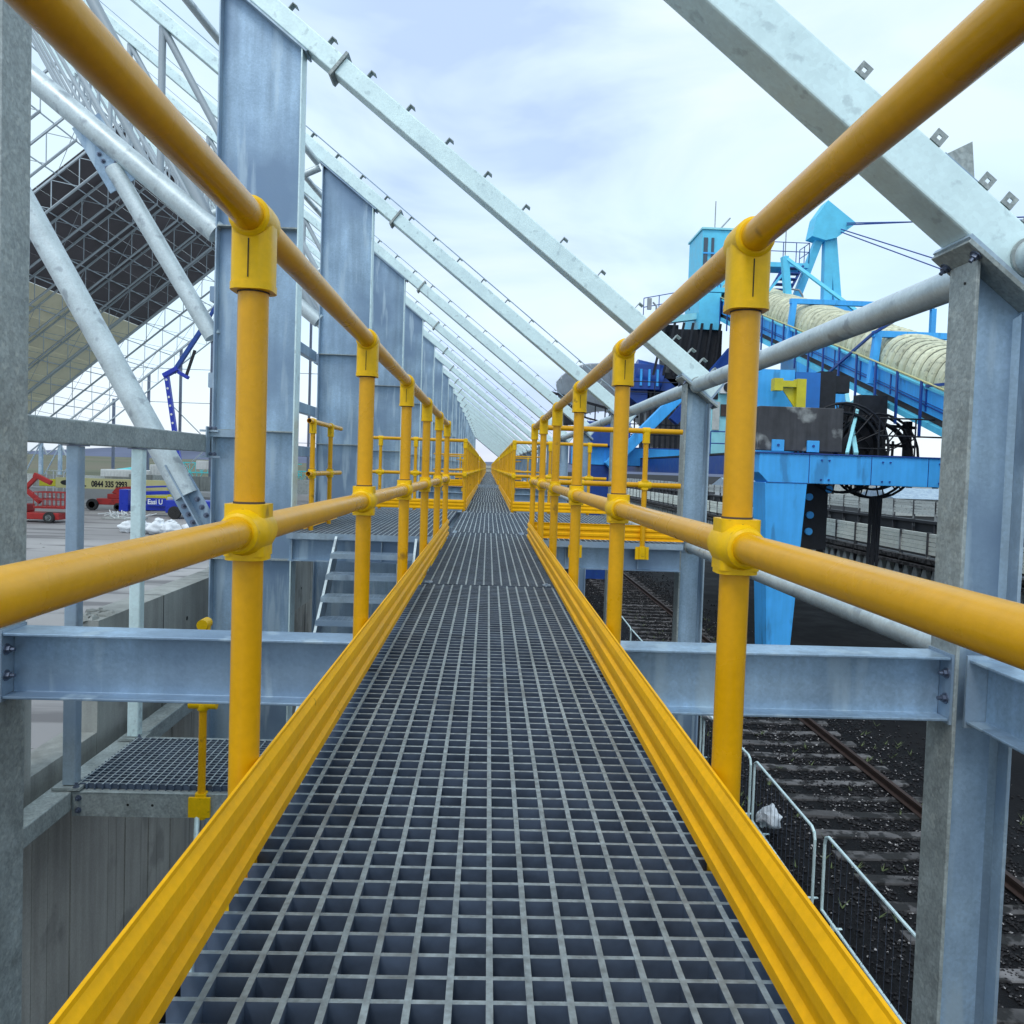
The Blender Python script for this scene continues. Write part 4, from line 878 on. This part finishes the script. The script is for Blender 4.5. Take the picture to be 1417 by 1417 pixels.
# inclined conveyor
SC = .3236; CX0, CX1 = 12.5, 14.6
def cv(y, dz=0, x=CX0): return Vector((x, y, 2.02+SC*(y-22)+dz))
cu = Vector((0, -SC, 1)).normalized()
YA, YB = 15.5, 47.5
def girder(x, nm, z0, z1, t_, m, off=0): 
    b = MB(); b.beam(cv(YA, (z0+z1)/2, x+off), cv(YB, (z0+z1)/2, x+off), t_, z1-z0, up=cu); return sp(b, nm, m)
for x, s_ in ((CX0, -1), (CX1+.3, 1)):
    girder(x, 'lower_flange', 0, .17, .20, 'mast')
    girder(x, 'belt_shade_strip', .17, .42, .04, 'belt', .10)  # shadow of the belt put in as a dark brown strip
    girder(x, 'side_plate', .42, 1.10, .05, 'cyan')
    girder(x, 'top_flange', 1.10, 1.16, .18, 'mast')
b = MB(); b.beam(cv(YA, .25, 13.7), cv(YB, .25, 13.7), 2.2, .12, up=cu); sp(b, 'belt', 'black')
sb_ = MB(); sb_.beam((0,0,-.32), (0,0,1.30), .05, .09, up=(0,1,0)); SBM = sb_.mesh('stanchion', 'navy')
y = YA+.3
while y < YB: inst(SBM, 'stanchion', ST, cv(y, 0, CX0-.14)); y += 1.4
b = MB(); b.tube(cv(YA, 1.30, CX0-.14), cv(YB, 1.30, CX0-.14), .028, 6); b.tube(cv(YA, 1.22, CX0+.05), cv(YB, 1.22, CX0+.05), .02, 6); sp(b, 'handrail', 'cream')
# corrugated cover: one panel per rib
RIB = .44
def cover_panel():
    b = MB(); vs = []; na, nl = 14, 6
    for i in range(na+1):
        a_ = math.pi*i/na
        ex, ez = 1.0, .98
        cxp = -math.copysign(abs(math.cos(a_))**.72, math.cos(a_)); czp = abs(math.sin(a_))**.80
        for j in range(nl+1):
            w = [0, .12, .25, .75, .88, 1.0, 1.0][j] if nl == 6 else j/nl
            hgt = [0, .03, .075, .075, .03, 0, 0][j]
            y = [.035, .045, .085, .345, .385, .395, .395][j]
            vs.append(((ex+hgt)*cxp, y, (ez+hgt)*czp+.0))
    fs = [(i*(nl+1)+j, (i+1)*(nl+1)+j, (i+1)*(nl+1)+j+1, i*(nl+1)+j+1) for i in range(na) for j in range(nl-1)]
    b.add([(x, y, z) for x, y, z in vs], fs, False); return b.mesh('cover_panel', 'cover')
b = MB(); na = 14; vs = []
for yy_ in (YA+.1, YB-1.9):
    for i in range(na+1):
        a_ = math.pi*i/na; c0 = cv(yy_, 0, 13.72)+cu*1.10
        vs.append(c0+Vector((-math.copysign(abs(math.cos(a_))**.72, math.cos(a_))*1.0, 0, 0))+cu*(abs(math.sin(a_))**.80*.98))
b.add(vs, [(i, i+1, na+2+i, na+1+i) for i in range(na)], False); sp(b, 'cover_lining', 'groove_dark')
CP = cover_panel(); y = YA+.2; rx = math.atan(SC)
while y < YB-2:
    o = inst(CP, 'cover_panel', ST, cv(y, 1.10, 13.72), rot=(rx, 0, 0)); o.scale = (1, 1, random.uniform(.99, 1.02)); y += RIB*math.cos(rx)
# gantry frames over the conveyor
def gantry(y, zt, x1=19, nm='cover_gantry'):
    b = MB(); z0 = cv(y, .5).z; b.beam((12.40, y, z0), (12.55, y, zt), .22, .22, up=(0,1,0)); b.beam((12.4, y, zt+.09), (x1, y, zt+.09), .2, .20); b.beam((x1, y, z0), (x1, y, zt), .2, .2, up=(0,1,0)); return sp(b, nm, 'cyan')
b = MB(); y = YA+.9
while y < YB: b.beam(cv(y, .44, CX0-.035), cv(y, 1.09, CX0-.035), .03, .06, up=(0,1,0)); y += 2.1
b.tube(cv(YA, .62, CX0-.05), cv(YB, .62, CX0-.05), .022, 5); b.tube(cv(YA, .70, CX0-.05), cv(YB, .70, CX0-.05), .014, 5)
sp(b, 'plate_ribs', 'navy', stuff=True)
b = MB(); y = YA+.5
while y < YB: b.tube(cv(y, .2, CX0+.1), cv(y, .2, 14.6), .07, 6); y += 1.1
sp(b, 'idler_rollers', 'black', stuff=True)
gantry(26.0, 5.35); gantry(33.5, 7.95, 18.5)
b = MB(); b.beam((12.4, 26.0, 5.45), (13.4, 22, 6.6), .08, .08); b.beam((12.4, 26.0, 5.45), (12.3, 31.5, 3.9), .08, .08); b.beam((12.4, 22.6, 3.4), (12.4, 20.5, 3.3), .08, .08); sp(b, 'stay_rod', 'navy')
b = MB(); b.beam((9.6, 27, 1.4), (12.3, 26.5, 3.4), .12, .12); b.beam((10.6, 22.9, 1.4), (12.3, 27.5, 3.6), .12, .12); b.beam((10.2, 22.6, 1.4), (11.6, 25.0, 3.1), .09, .09); sp(b, 'stay_rod', 'pale')
# thin sky-blue stay frame
b = MB()
b.beam((13.7, 38, 11.1), (14.05, 38, 8.3), .30, .30, up=(0,1,0)); b.beam((13.7, 38, 11.1), (16.4, 36, 8.25), .14, .14, up=(0,1,0)); b.beam((14.05, 38, 8.3), (15.0, 36, 6.6), .14, .14, up=(0,1,0)); b.beam((14.0, 38.2, 10.7), (12.6, 38.2, 8.9), .1, .1, up=(0,1,0)); sp(b, 'stay_frame', 'mast')
# mast, apex plate, cables
b = MB(); yy = 45
b.beam((18.7, yy, 10.2), (18.62, yy, 15.0), .48, .48, up=(0,1,0)); b.beam((19.35, yy, 10.2), (18.75, yy, 15.0), .42, .42, up=(0,1,0)); b.beam((17.15, yy+.5, 10.8), (18.3, yy, 14.6), .42, .42, up=(0,1,0)); ms = sp(b, 'mast_leg', 'mast', bevel=.02)
b = MB(); pl_ = [(17.55,14.1),(17.75,15.2),(18.35,16.1),(20.0,14.9),(18.9,14.05),(18.3,13.9)]
b.add([(x, yy-.5, z) for x, z in pl_]+[(x, yy+.5, z) for x, z in pl_], [(5,4,3,2,1,0),(6,7,8,9,10,11)]+[(i, (i+1) % 6, 6+(i+1) % 6, 6+i) for i in range(6)]); ap = sp(b, 'apex_plate', 'mast')
b = MB()
for dz, ez in ((.0, 13.3), (.1, 13.0)): b.tube((19.4, 44.4, 14.75+dz), (30, 36, ez), .035, 6)
for dz, ez in ((.0, 9.0), (-.15, 8.3)): b.tube((19.1, 44.4, 14.5+dz), (26.5, 36, ez), .035, 6)
sp(b, 'stay_cable', 'navy')
b = MB(); b.box(16.8, 19.8, 44, 46.5, 1.9, 10.3); sp(b, 'mast_base', 'cyan', bevel=.03)
# tower cabin with windows
b = MB(); b.box(11.55, 14.1, 45, 48, 10.9, 14.35); tc_ = sp(b, 'tower_cabin', 'mast', bevel=.03)
b = MB(); b.box(11.48, 14.2, 44.9, 48.1, 14.36, 14.46); sp(b, 'roof', 'pale', tc_)
b = MB(); b.box(11.62, 11.85, 44.94, 44.99, 11.0, 13.9); wn = sp(b, 'window', 'glass', tc_)
b = MB(); b.box(12.05, 12.2, 44.94, 44.99, 11.0, 13.9); wn = sp(b, 'window', 'glass', tc_)
b = MB(); b.box(13.3, 13.75, 44.94, 44.99, 12.4, 13.7); sp(b, 'window', 'glass', tc_)
for zz in (12.0, 13.0): b = MB(); b.box(11.58, 12.25, 44.90, 44.935, zz, zz+.08); sp(b, 'glazing_bar', 'cyan', tc_)
b = MB(); b.tube((12.35, 45.5, 14.46), (12.35, 45.5, 16.1), .03, 6); b.tube((12.6, 45.5, 14.5), (13.2, 45.5, 15.2), .05, 6); sp(b, 'aerial', 'hood', tc_)
railing([(12.3, 44.2, 11.0), (14.8, 44.2, 11.6)], nm='cabin_railing', m='navy', sp_=.9)
b = MB(); b.box(11.2, 14.4, 43.8, 45, 10.65, 10.9); b.box(11.2, 12.4, 43.8, 47, 8.6, 10.6); sp(b, 'cabin_floor', 'mast')
# upper platform and stair
b = MB(); b.box(14.4, 17.3, 44.2, 45.6, 12.25, 12.5); sp(b, 'upper_platform', 'mast')
railing([(14.4, 44.2, 12.5), (17.3, 44.2, 12.5), (17.3, 45.6, 12.5)], nm='platform_railing', m='navy', sp_=.8)
b = MB(); b.tube((16.0, 44.3, 12.5), (16.0, 44.3, 14.8), .03, 6); sp(b, 'aerial', 'hood')
b = MB(); b.beam((16.9, 44, 12.3), (15.6, 44, 9.6), .1, .22, up=(0,1,0)); b.beam((15.9, 44, 12.3), (14.4, 44, 9.6), .1, .22, up=(0,1,0)); stg = sp(b, 'stair_stringer', 'navy')
for i in range(9):
    f_ = (i+.5)/9; b = MB(); xa = 15.9-1.5*f_; xb = 16.9-1.3*f_; z = 12.3-2.7*f_; b.box(xa, xb, 43.8, 44.3, z-.03, z+.03); sp(b, 'stair_tread', 'navy', stg)
b = MB(); b.box(14.0, 16.2, 43.6, 45, 9.3, 9.55); sp(b, 'lower_platform', 'cyan')
railing([(14.0, 43.6, 9.55), (15.2, 43.6, 9.55)], nm='platform_railing', m='navy', sp_=.5)
b = MB(); b.path([(16.2, 42, 8.6), (16.2, 42, 10.2), (16.0, 42, 10.5), (15.5, 42, 10.55)], .05, 6); sp(b, 'lamp_bracket', 'hood')
b = MB(); b.path([(8.9, 44, 8.6), (8.9, 44, 9.8), (8.7, 44, 10.0)], .05, 6); b.box(8.4, 8.62, 43.9, 44.1, 9.6, 10.2); sp(b, 'flood_lamp', 'hood')
# head works under the conveyor
b = MB()
b.box(9.8, 12.6, 44, 47, 6.2, 8.6); b.box(8.8, 10.4, 45, 46.5, 8.3, 9.0)
for i in range(7): b.beam((8.8+i*.55, 43.7, 6.0), (9.4+i*.5, 43.7, 8.9), .12, .12)
b.add([(9.2,44,6.2),(12.6,44,3.4),(12.6,44,6.2),(9.2,47,6.2),(12.6,47,3.4),(12.6,47,6.2)], [(0,1,2),(5,4,3),(0,3,4,1),(1,4,5,2),(2,5,3,0)])
sp(b, 'head_works', 'black')
b = MB(); b.beam((8.2, 44.5, 8.9), (12.4, 44.5, 9.6), .5, .35); sp(b, 'walkway_bracket', 'pale')
railing([(8.2, 44, 9.1), (12.4, 44, 10.0)], nm='head_railing', m='navy', sp_=.8)
# deep-blue counter drum and grey trough at the left end
b = MB(); b.tube((7.9, 44.5, 6.1), (9.4, 44.5, 5.8), .85, 22); b.box(7.4, 10.4, 44, 46, 4.95, 5.9); b.box(7.5, 9.2, 43.7, 44.0, 5.2, 6.6); b.add([(7.4,44,4.95),(10.4,44,4.95),(9.8,44,4.3),(8.2,44,4.3),(7.4,46,4.95),(10.4,46,4.95),(9.8,46,4.3),(8.2,46,4.3)], [(0,1,2,3),(7,6,5,4),(3,2,6,7),(0,3,7,4),(1,5,6,2)]); sp(b, 'drive_drum', 'navy', bevel=.03)
for i in range(4): b = MB(); b.tube((7.7+i*.45, 43.65, 5.4), (7.7+i*.45, 43.65, 6.3), .07, 6); sp(b, 'hydraulic_pipe', 'cyan')
b = MB(); nn_ = 14
for j in range(nn_):
    a0 = math.radians(150-120*j/nn_); a1 = math.radians(150-120*(j+1)/nn_)
    for (A0, A1, rr) in ((a0, a1, 3.7),):
        c0 = Vector((6.9+rr*math.cos(A0)*.95, 48, 4.0+rr*math.sin(A0)-.10*j)); c1 = Vector((6.9+rr*math.cos(A1)*.95, 48, 4.0+rr*math.sin(A1)-.10*(j+1)))
        d0 = Vector((.75, 1.4, -2.7))
        b.add([c0, c1, c1+d0, c0+d0, c0+Vector((0,0,.06)), c1+Vector((0,0,.06)), c1+d0+Vector((0,0,.06)), c0+d0+Vector((0,0,.06))], [(0,3,2,1),(4,5,6,7),(0,1,5,4),(1,2,6,5),(2,3,7,6),(3,0,4,7)])
        b.add([c0-Vector((0,0,.10)), c0+Vector((.06,0,-.10)), c0+d0+Vector((.06,0,-.10)), c0+d0-Vector((0,0,.10)), c0, c0+Vector((.06,0,0)), c0+d0+Vector((.06,0,0)), c0+d0], [(0,3,2,1),(0,1,5,4),(1,2,6,5),(2,3,7,6),(3,0,4,7)])
sp(b, 'trough', 'trough', label='grey ribbed curved trough at the end of the machine')
b = MB(); b.beam((3.6, 48.2, 5.3), (8.9, 48.2, 4.0), .14, .14); 
for i in range(9): b.beam((3.9+i*.6, 48.2, 5.25-.15*i), (3.9+i*.6, 48.2, 4.3-.15*i), .07, .07)
b.beam((3.7, 48.2, 4.35), (8.9, 48.2, 3.1), .1, .1); sp(b, 'ladder_truss', 'black', stuff=True)
b = MB(); b.box(4.4, 5.2, 47.8, 48.6, 3.4, 4.6); b.box(5.6, 6.0, 47.8, 48.4, G, 3.4); sp(b, 'tail_support', 'black')

# ------------------------------------------------------------------ yard machines on the left
def wheel(root, x, y, r=.5, w=.35, z=G, m='tyre', parent=None):
    b = MB(); b.lathe((x, y, z+r), [(r*.6,-w/2),(r*.95,-w/2),(r,-w*.3),(r,w*.3),(r*.95,w/2),(r*.6,w/2)], axis=(0,1,0), n=18); o = part(b, 'wheel', m, root)
    b = MB(); b.lathe((x, y-w/2+.02, z+r), [(r*.55,-.02),(r*.55,.02)], axis=(0,1,0), n=14); part(b, 'rim', 'galv_dull', root, o)
# red lift, nearest
t = thing('boom_lift', 'red folded boom lift with a wire basket at the left edge of the yard', 'boom lift', (-34, 62, G))
b = MB(); b.box(-36.5, -32.2, 61.2, 63, G+.25, G+.75); b.box(-35.9, -34.9, 61.3, 62.9, G+.75, G+1.35); part(b, 'chassis', 'red', t, bevel=.05)
b = MB(); b.beam((-36.4, 62, G+3.6), (-34.0, 62, G+1.5), .3, .32); b.beam((-36.3, 62, G+1.3), (-34.2, 62, G+3.55), .28, .3); b.beam((-34.5, 62, G+3.6), (-33.2, 62, G+3.0), .3, .34); b.beam((-36.8, 62, G+3.4), (-35.3, 62, G+3.8), .3, .3); b.beam((-36.6, 62, G+2.4), (-35.4, 62, G+.9), .2, .22); part(b, 'arm', 'red', t, bevel=.03)
b = MB()
for zz in (G+1.2, G+1.75, G+2.3): b.path([(-34.2,61.4,zz),(-31.9,61.4,zz),(-31.9,62.8,zz),(-34.2,62.8,zz),(-34.2,61.4,zz)], .035, 5)
for i in range(8): x = -34.2+i*.33; b.tube((x,61.4,G+1.2), (x,61.4,G+2.3), .03, 5); b.tube((x,62.8,G+1.2), (x,62.8,G+2.3), .03, 5)
part(b, 'basket', 'red', t, stuff=True)
b = MB(); b.box(-34.2, -31.9, 61.4, 62.8, G+1.08, G+1.18); part(b, 'basket_floor', 'red', t)
for x in (-36.1, -32.9): wheel(t, x, 61.2, .42)
# cream boom with lettering
t = thing('boom_lift', 'cream-yellow boom with black lettering lying level on a machine in the yard', 'boom lift', (-31, 78, G))
b = MB(); b.box(-41.4, -30.8, 78, 78.7, -2.62, -1.62); bm = part(b, 'boom', 'cream', t, bevel=.04)
b = MB(); b.box(-30.8, -29.2, 78, 78.8, -3.2, -1.5); b.box(-43, -41.4, 78.1, 78.6, -2.5, -1.8); part(b, 'boom_head', 'yelmach', t, bevel=.05)
b = MB(); b.box(-33.4, -28.6, 78, 80.4, G+.7, G+1.5); part(b, 'chassis', 'yelmach', t, bevel=.05)
for x in (-32.6, -29.4): wheel(t, x, 78, .5)
def text(s, size, P, root, parent, nm='lettering', m='ink', rot=(math.pi/2,0,0), sx=1, bold=.0):
    cu_ = bpy.data.curves.new('txt', 'FONT'); cu_.body = s; cu_.size = size; cu_.extrude = .01; cu_.offset = bold
    o = bpy.data.objects.new('txt', cu_); C.objects.link(o); bpy.context.view_layer.update()
    me = bpy.data.meshes.new_from_object(o.evaluated_get(bpy.context.evaluated_depsgraph_get())); bpy.data.objects.remove(o)
    me.materials.clear(); me.materials.append(M[m]); o = link(nm, me, parent, Vector(P)-ORG[root.name], rot); o.scale = (sx, 1, 1); return o
text('0844 335 2993', .78, (-38.0, 77.985, -2.40), t, bm, sx=.72, bold=.03)
text('L', .78, (-38.9, 77.985, -2.40), t, bm, bold=.03)
b = MB(); b.add([(-40.3+.62*math.cos(a_*math.pi/8), 77.97, -2.10+.26*math.sin(a_*math.pi/8)) for a_ in range(16)]+[(-40.3+.62*math.cos(a_*math.pi/8), 77.99, -2.10+.26*math.sin(a_*math.pi/8)) for a_ in range(16)], [tuple(range(16)), tuple(range(31, 15, -1))]+[(i, 16+i, 16+(i+1) % 16, (i+1) % 16) for i in range(16)]); part(b, 'oval_badge', 'ink', t, bm)
# red telehandler
t = thing('telehandler', 'red telehandler with black wheels standing in the yard beside the blue machine', 'telehandler', (-36, 77, G))
b = MB(); b.box(-37.0, -34.2, 76.9, 78, G+.55, G+1.15); b.box(-36.0, -34.8, 76.9, 77.9, G+1.15, G+1.6); part(b, 'body', 'red', t, bevel=.06)
b = MB(); b.add([(-35.6,76.9,G+1.7),(-33.9,76.9,G+1.2),(-33.6,76.9,G+2.4),(-35.2,76.9,G+2.2),(-35.6,77.8,G+1.7),(-33.9,77.8,G+1.2),(-33.6,77.8,G+2.4),(-35.2,77.8,G+2.2)], [(0,1,2,3),(7,6,5,4),(0,4,5,1),(1,5,6,2),(2,6,7,3),(3,7,4,0)]); part(b, 'bonnet', 'red', t, bevel=.06)
wheel(t, -37.3, 76.8, .55); wheel(t, -34.9, 76.8, .38)
# blue machine with Easi U board
t = thing('access_lift', 'blue access machine with a white-lettered board in the yard', 'access lift', (-31, 72, G))
b = MB(); b.box(-32.4, -31.6, 71.4, 72.6, G+.35, G+2.3); part(b, 'engine_box', 'blue2', t, bevel=.06)
b = MB(); b.box(-31.4, -26.9, 71.5, 72.4, G+.5, G+1.0); part(b, 'chassis', 'blue2', t, bevel=.05)
b = MB(); b.beam((-31.0, 72, G+1.95), (-26.2, 72, G+2.25), .4, .32); b.beam((-31.0, 72, G+2.5), (-26.2, 72, G+2.8), .3, .16); part(b, 'stowed_boom', 'blue2', t, bevel=.03)
b = MB(); b.box(-29.95, -28.25, 71.28, 71.34, G+.92, G+1.62); bd = part(b, 'board', 'blue2', t)
text('Easi U', .62, (-29.85, 71.27, G+1.08), t, bd, m='white', sx=.85, bold=.015)
b = MB(); b.box(-28.2, -26.6, 71.3, 72.2, G+1.0, G+1.75); part(b, 'tank', 'lag2', t, bevel=.1)
for x in (-30.5, -27.5): wheel(t, x, 71.4, .40)
# tall blue boom lift
t = thing('boom_lift', 'tall dark blue articulated boom lift raised high inside the shed', 'boom lift', (-25.6, 70, G))
b = MB(); b.box(-27.4, -23.4, 69, 71.4, G+.5, G+1.6); part(b, 'chassis', 'blue2', t, bevel=.06)
for x in (-26.6, -24.2): wheel(t, x, 69, .55)
b = MB(); p0, p1, p2, p3, p4 = (-25.3, 70, G+1.6), (-26.6, 70, -.2), (-28.05, 70, 7.7), (-27.2, 70, 8.2), (-23.2, 70, 14.9)
b.beam(p0, p1, .5, .6, up=(0,1,0)); b.beam(p1, (-27.9, 70, 7.9), .35, .42, up=(0,1,0)); part(b, 'lower_boom', 'blue2', t, bevel=.02)
b = MB()
for i in range(10):
    f_ = (i+.6)/11; P = Vector(p1).lerp(Vector((-27.9, 70, 7.9)), f_+.05) if i else Vector(p1).lerp(Vector((-27.9, 70, 7.9)), .1); b.tube(P+Vector((0,-.24,0)), P+Vector((0,-.205,0)), .10, 10)
part(b, 'lightening_hole', 'white', t, stuff=True)
b = MB(); b.beam((-28.1, 70, 7.6), (-26.9, 70, 8.3), .4, .6, up=(0,1,0)); b.beam((-26.9, 70, 8.0), (-26.0, 70, 7.5), .3, .4, up=(0,1,0)); part(b, 'knuckle', 'blue2', t, bevel=.05)
b = MB(); b.beam((-27.3, 70, 7.9), (-24.4, 70, 12.6), .34, .36, up=(0,1,0)); b.beam((-24.4, 70, 12.6), p4, .24, .26, up=(0,1,0)); part(b, 'upper_boom', 'navy', t, bevel=.02)
b = MB(); b.beam((-26.2, 70, 7.7), (-25.5, 70, 9.9), .2, .22, up=(0,1,0)); part(b, 'hydraulic_ram', 'black', t)
# rubble sacks
for i, (x, y, r) in enumerate(((-24.6, 55.5, .55), (-23.4, 55.0, .6), (-22.3, 54.8, .7), (-21.2, 54.5, .62), (-22.0, 56.3, .6), (-20.2, 55.2, .6))):
    b = MB(); b.blob((x, y, G+r*.62), r, r*.9, r*.72, 16, 24, .26, i+3); b.blob((x+.08, y, G+r*1.3), r*.38, r*.3, r*.22, 8, 12, .6, i+9)
    solo(b, 'rubble_sack', 'sack', f'white bulk sack on the yard ground, {ORD[i]} from the left of the heap', 'sack', (x, y, G), 'white sacks in the yard')
t = thing('scrap_pile', 'pile of pale offcut bars on a pallet in the yard', 'scrap pile', (-29, 68, G))
b = MB()
for i in range(30): x = -30+random.uniform(-1.6, 1.8); b.beam((x, 67+random.uniform(-.6,.6), G+random.uniform(.05,.55)), (x+random.uniform(-1.4,1.4), 67.5+random.uniform(-.8,.8), G+random.uniform(.05,.7)), .06, .06)
part(b, 'bars', 'white', t, stuff=True); b = MB(); b.box(-31.6, -28.4, 66.6, 68, G+.02, G+.14); part(b, 'pallet', 'lag2', t)
# push wall, containers, lattice stacks
t = thing('push_wall', 'low grey concrete push wall across the far end of the yard', 'wall', (-45, 104, G))
for i in range(14):
    b = MB(); x = -61+i*3; b.box(x+.02, x+2.98, 104, 104.5, G, -2.05+(.35 if i > 4 else 0)); part(b, 'panel', 'concrete' if i % 3 else 'lag2', t)
b = MB(); b.box(-75, -20, 99, 101, G, G+1.0); b.prof((-75, 98.5, G), (-20, 98.5, G), [(-1.5,0),(1.5,0),(.6,1.1),(-.6,1.2)]); solo(b, 'spoil_bank', 'yard', 'low bank of sandy spoil in front of the push wall', 'spoil bank', (-45, 98, G))
for i, (x, y, w, h, z) in enumerate(((-50.5, 106, 6.6, 3.0, G+.4), (-44.2, 106, 2.6, 4.0, G+.2), (-40.4, 112, 4.5, 1.2, -.9))):
    t = thing('container', f'{["long white container","short white container","white tank"][i]} behind the push wall', 'container', (x, y, z))
    b = MB(); b.box(x, x+w, y, y+2.5, z, z+h); bx_ = part(b, 'box', 'white', t, bevel=.04)
    b = MB()
    for j in range(int(w/.4)): b.box(x+.1+j*.4, x+.25+j*.4, y-.04, y-.005, z+.2, z+h-.2)
    part(b, 'corrugation', 'white', t, stuff=True)
for i, (x0_, y_, L_, z_) in enumerate(((-55, 125, 11, -3.1), (-51, 126, 12, -1.6), (-41.5, 122, 13, -3.0), (-41, 124, 12, -1.3), (-30, 126, 9, -2.4))):
    t = thing('lattice_section', f'turquoise lattice crane section stored beyond the yard, {ORD[i]} from the left', 'crane section', (x0_, y_, z_), 'stored turquoise lattice sections')
    b = MB(); hh = 1.5
    for zz in (0, hh):
        for yy in (0, 1.5): b.beam((x0_, y_+yy, z_+zz), (x0_+L_, y_+yy, z_+zz), .16, .16)
    part(b, 'chords', 'turq', t)
    b = MB(); n_ = int(L_/.9)
    for j in range(n_):
        xa = x0_+L_*j/n_; xb = x0_+L_*(j+1)/n_
        b.beam((xa, y_, z_+(0 if j % 2 else hh)), (xb, y_, z_+(hh if j % 2 else 0)), .09, .09); b.beam((xa, y_, z_), (xa, y_, z_+hh), .08, .08)
    part(b, 'lacing', 'turq', t, stuff=True)
b = MB(); b.blob((-53, 121, -2.4), 3.4, 1.6, 1.2, 8, 14, .25, 3); solo(b, 'tarpaulin_heap', 'turq', 'turquoise tarpaulin-covered heap beyond the push wall', 'tarpaulin', (-53, 121, -2.6))
# small site hut on the left
t = thing('site_cage', 'small white framed cage behind the cream boom', 'cage', (-52, 96, G))
b = MB()
for x in (-52, -50.8, -49.6, -48.5):
    for y in (96, 97.5): b.beam((x, y, G), (x, y, G+3.2), .1, .1)
for zz in (.1, 1.6, 3.2): b.path([(-52,96,G+zz),(-48.5,96,G+zz),(-48.5,97.5,G+zz),(-52,97.5,G+zz),(-52,96,G+zz)], .05, 5)
part(b, 'frame', 'white', t, stuff=True)
# tide marks: kerb boards / scattered debris in the yard
b = MB()
for i in range(420):
    y = 12+70*random.random(); x = -4.5-(30+y*.5)*random.random(); r = random.uniform(.02, .09)
    b.add([(x+r*vx*random.uniform(.6,1.6), y+r*vy, G+r*.4*vz+.01) for vx, vy, vz in icos], fc)
o = link('yard_debris', b.mesh('yard_debris', 'concrete')); o['kind'] = 'stuff'; o['label'] = 'scattered stones and scraps on the dusty yard'; o['category'] = 'debris'
# far end of walkway
t = thing('end_gate', 'grey barred end gate closing the far end of the walkway', 'gate', (0, 107.3, 0))
b = MB(); 
for zz in (.0, .55, 1.07): b.beam((-.42, 107.3, zz), (.42, 107.3, zz), .06, .10)
part(b, 'rails', 'hood', t)
b = MB(); b.box(-.4, .4, 107.34, 107.36, .1, .95); part(b, 'panel', 'lag2', t)
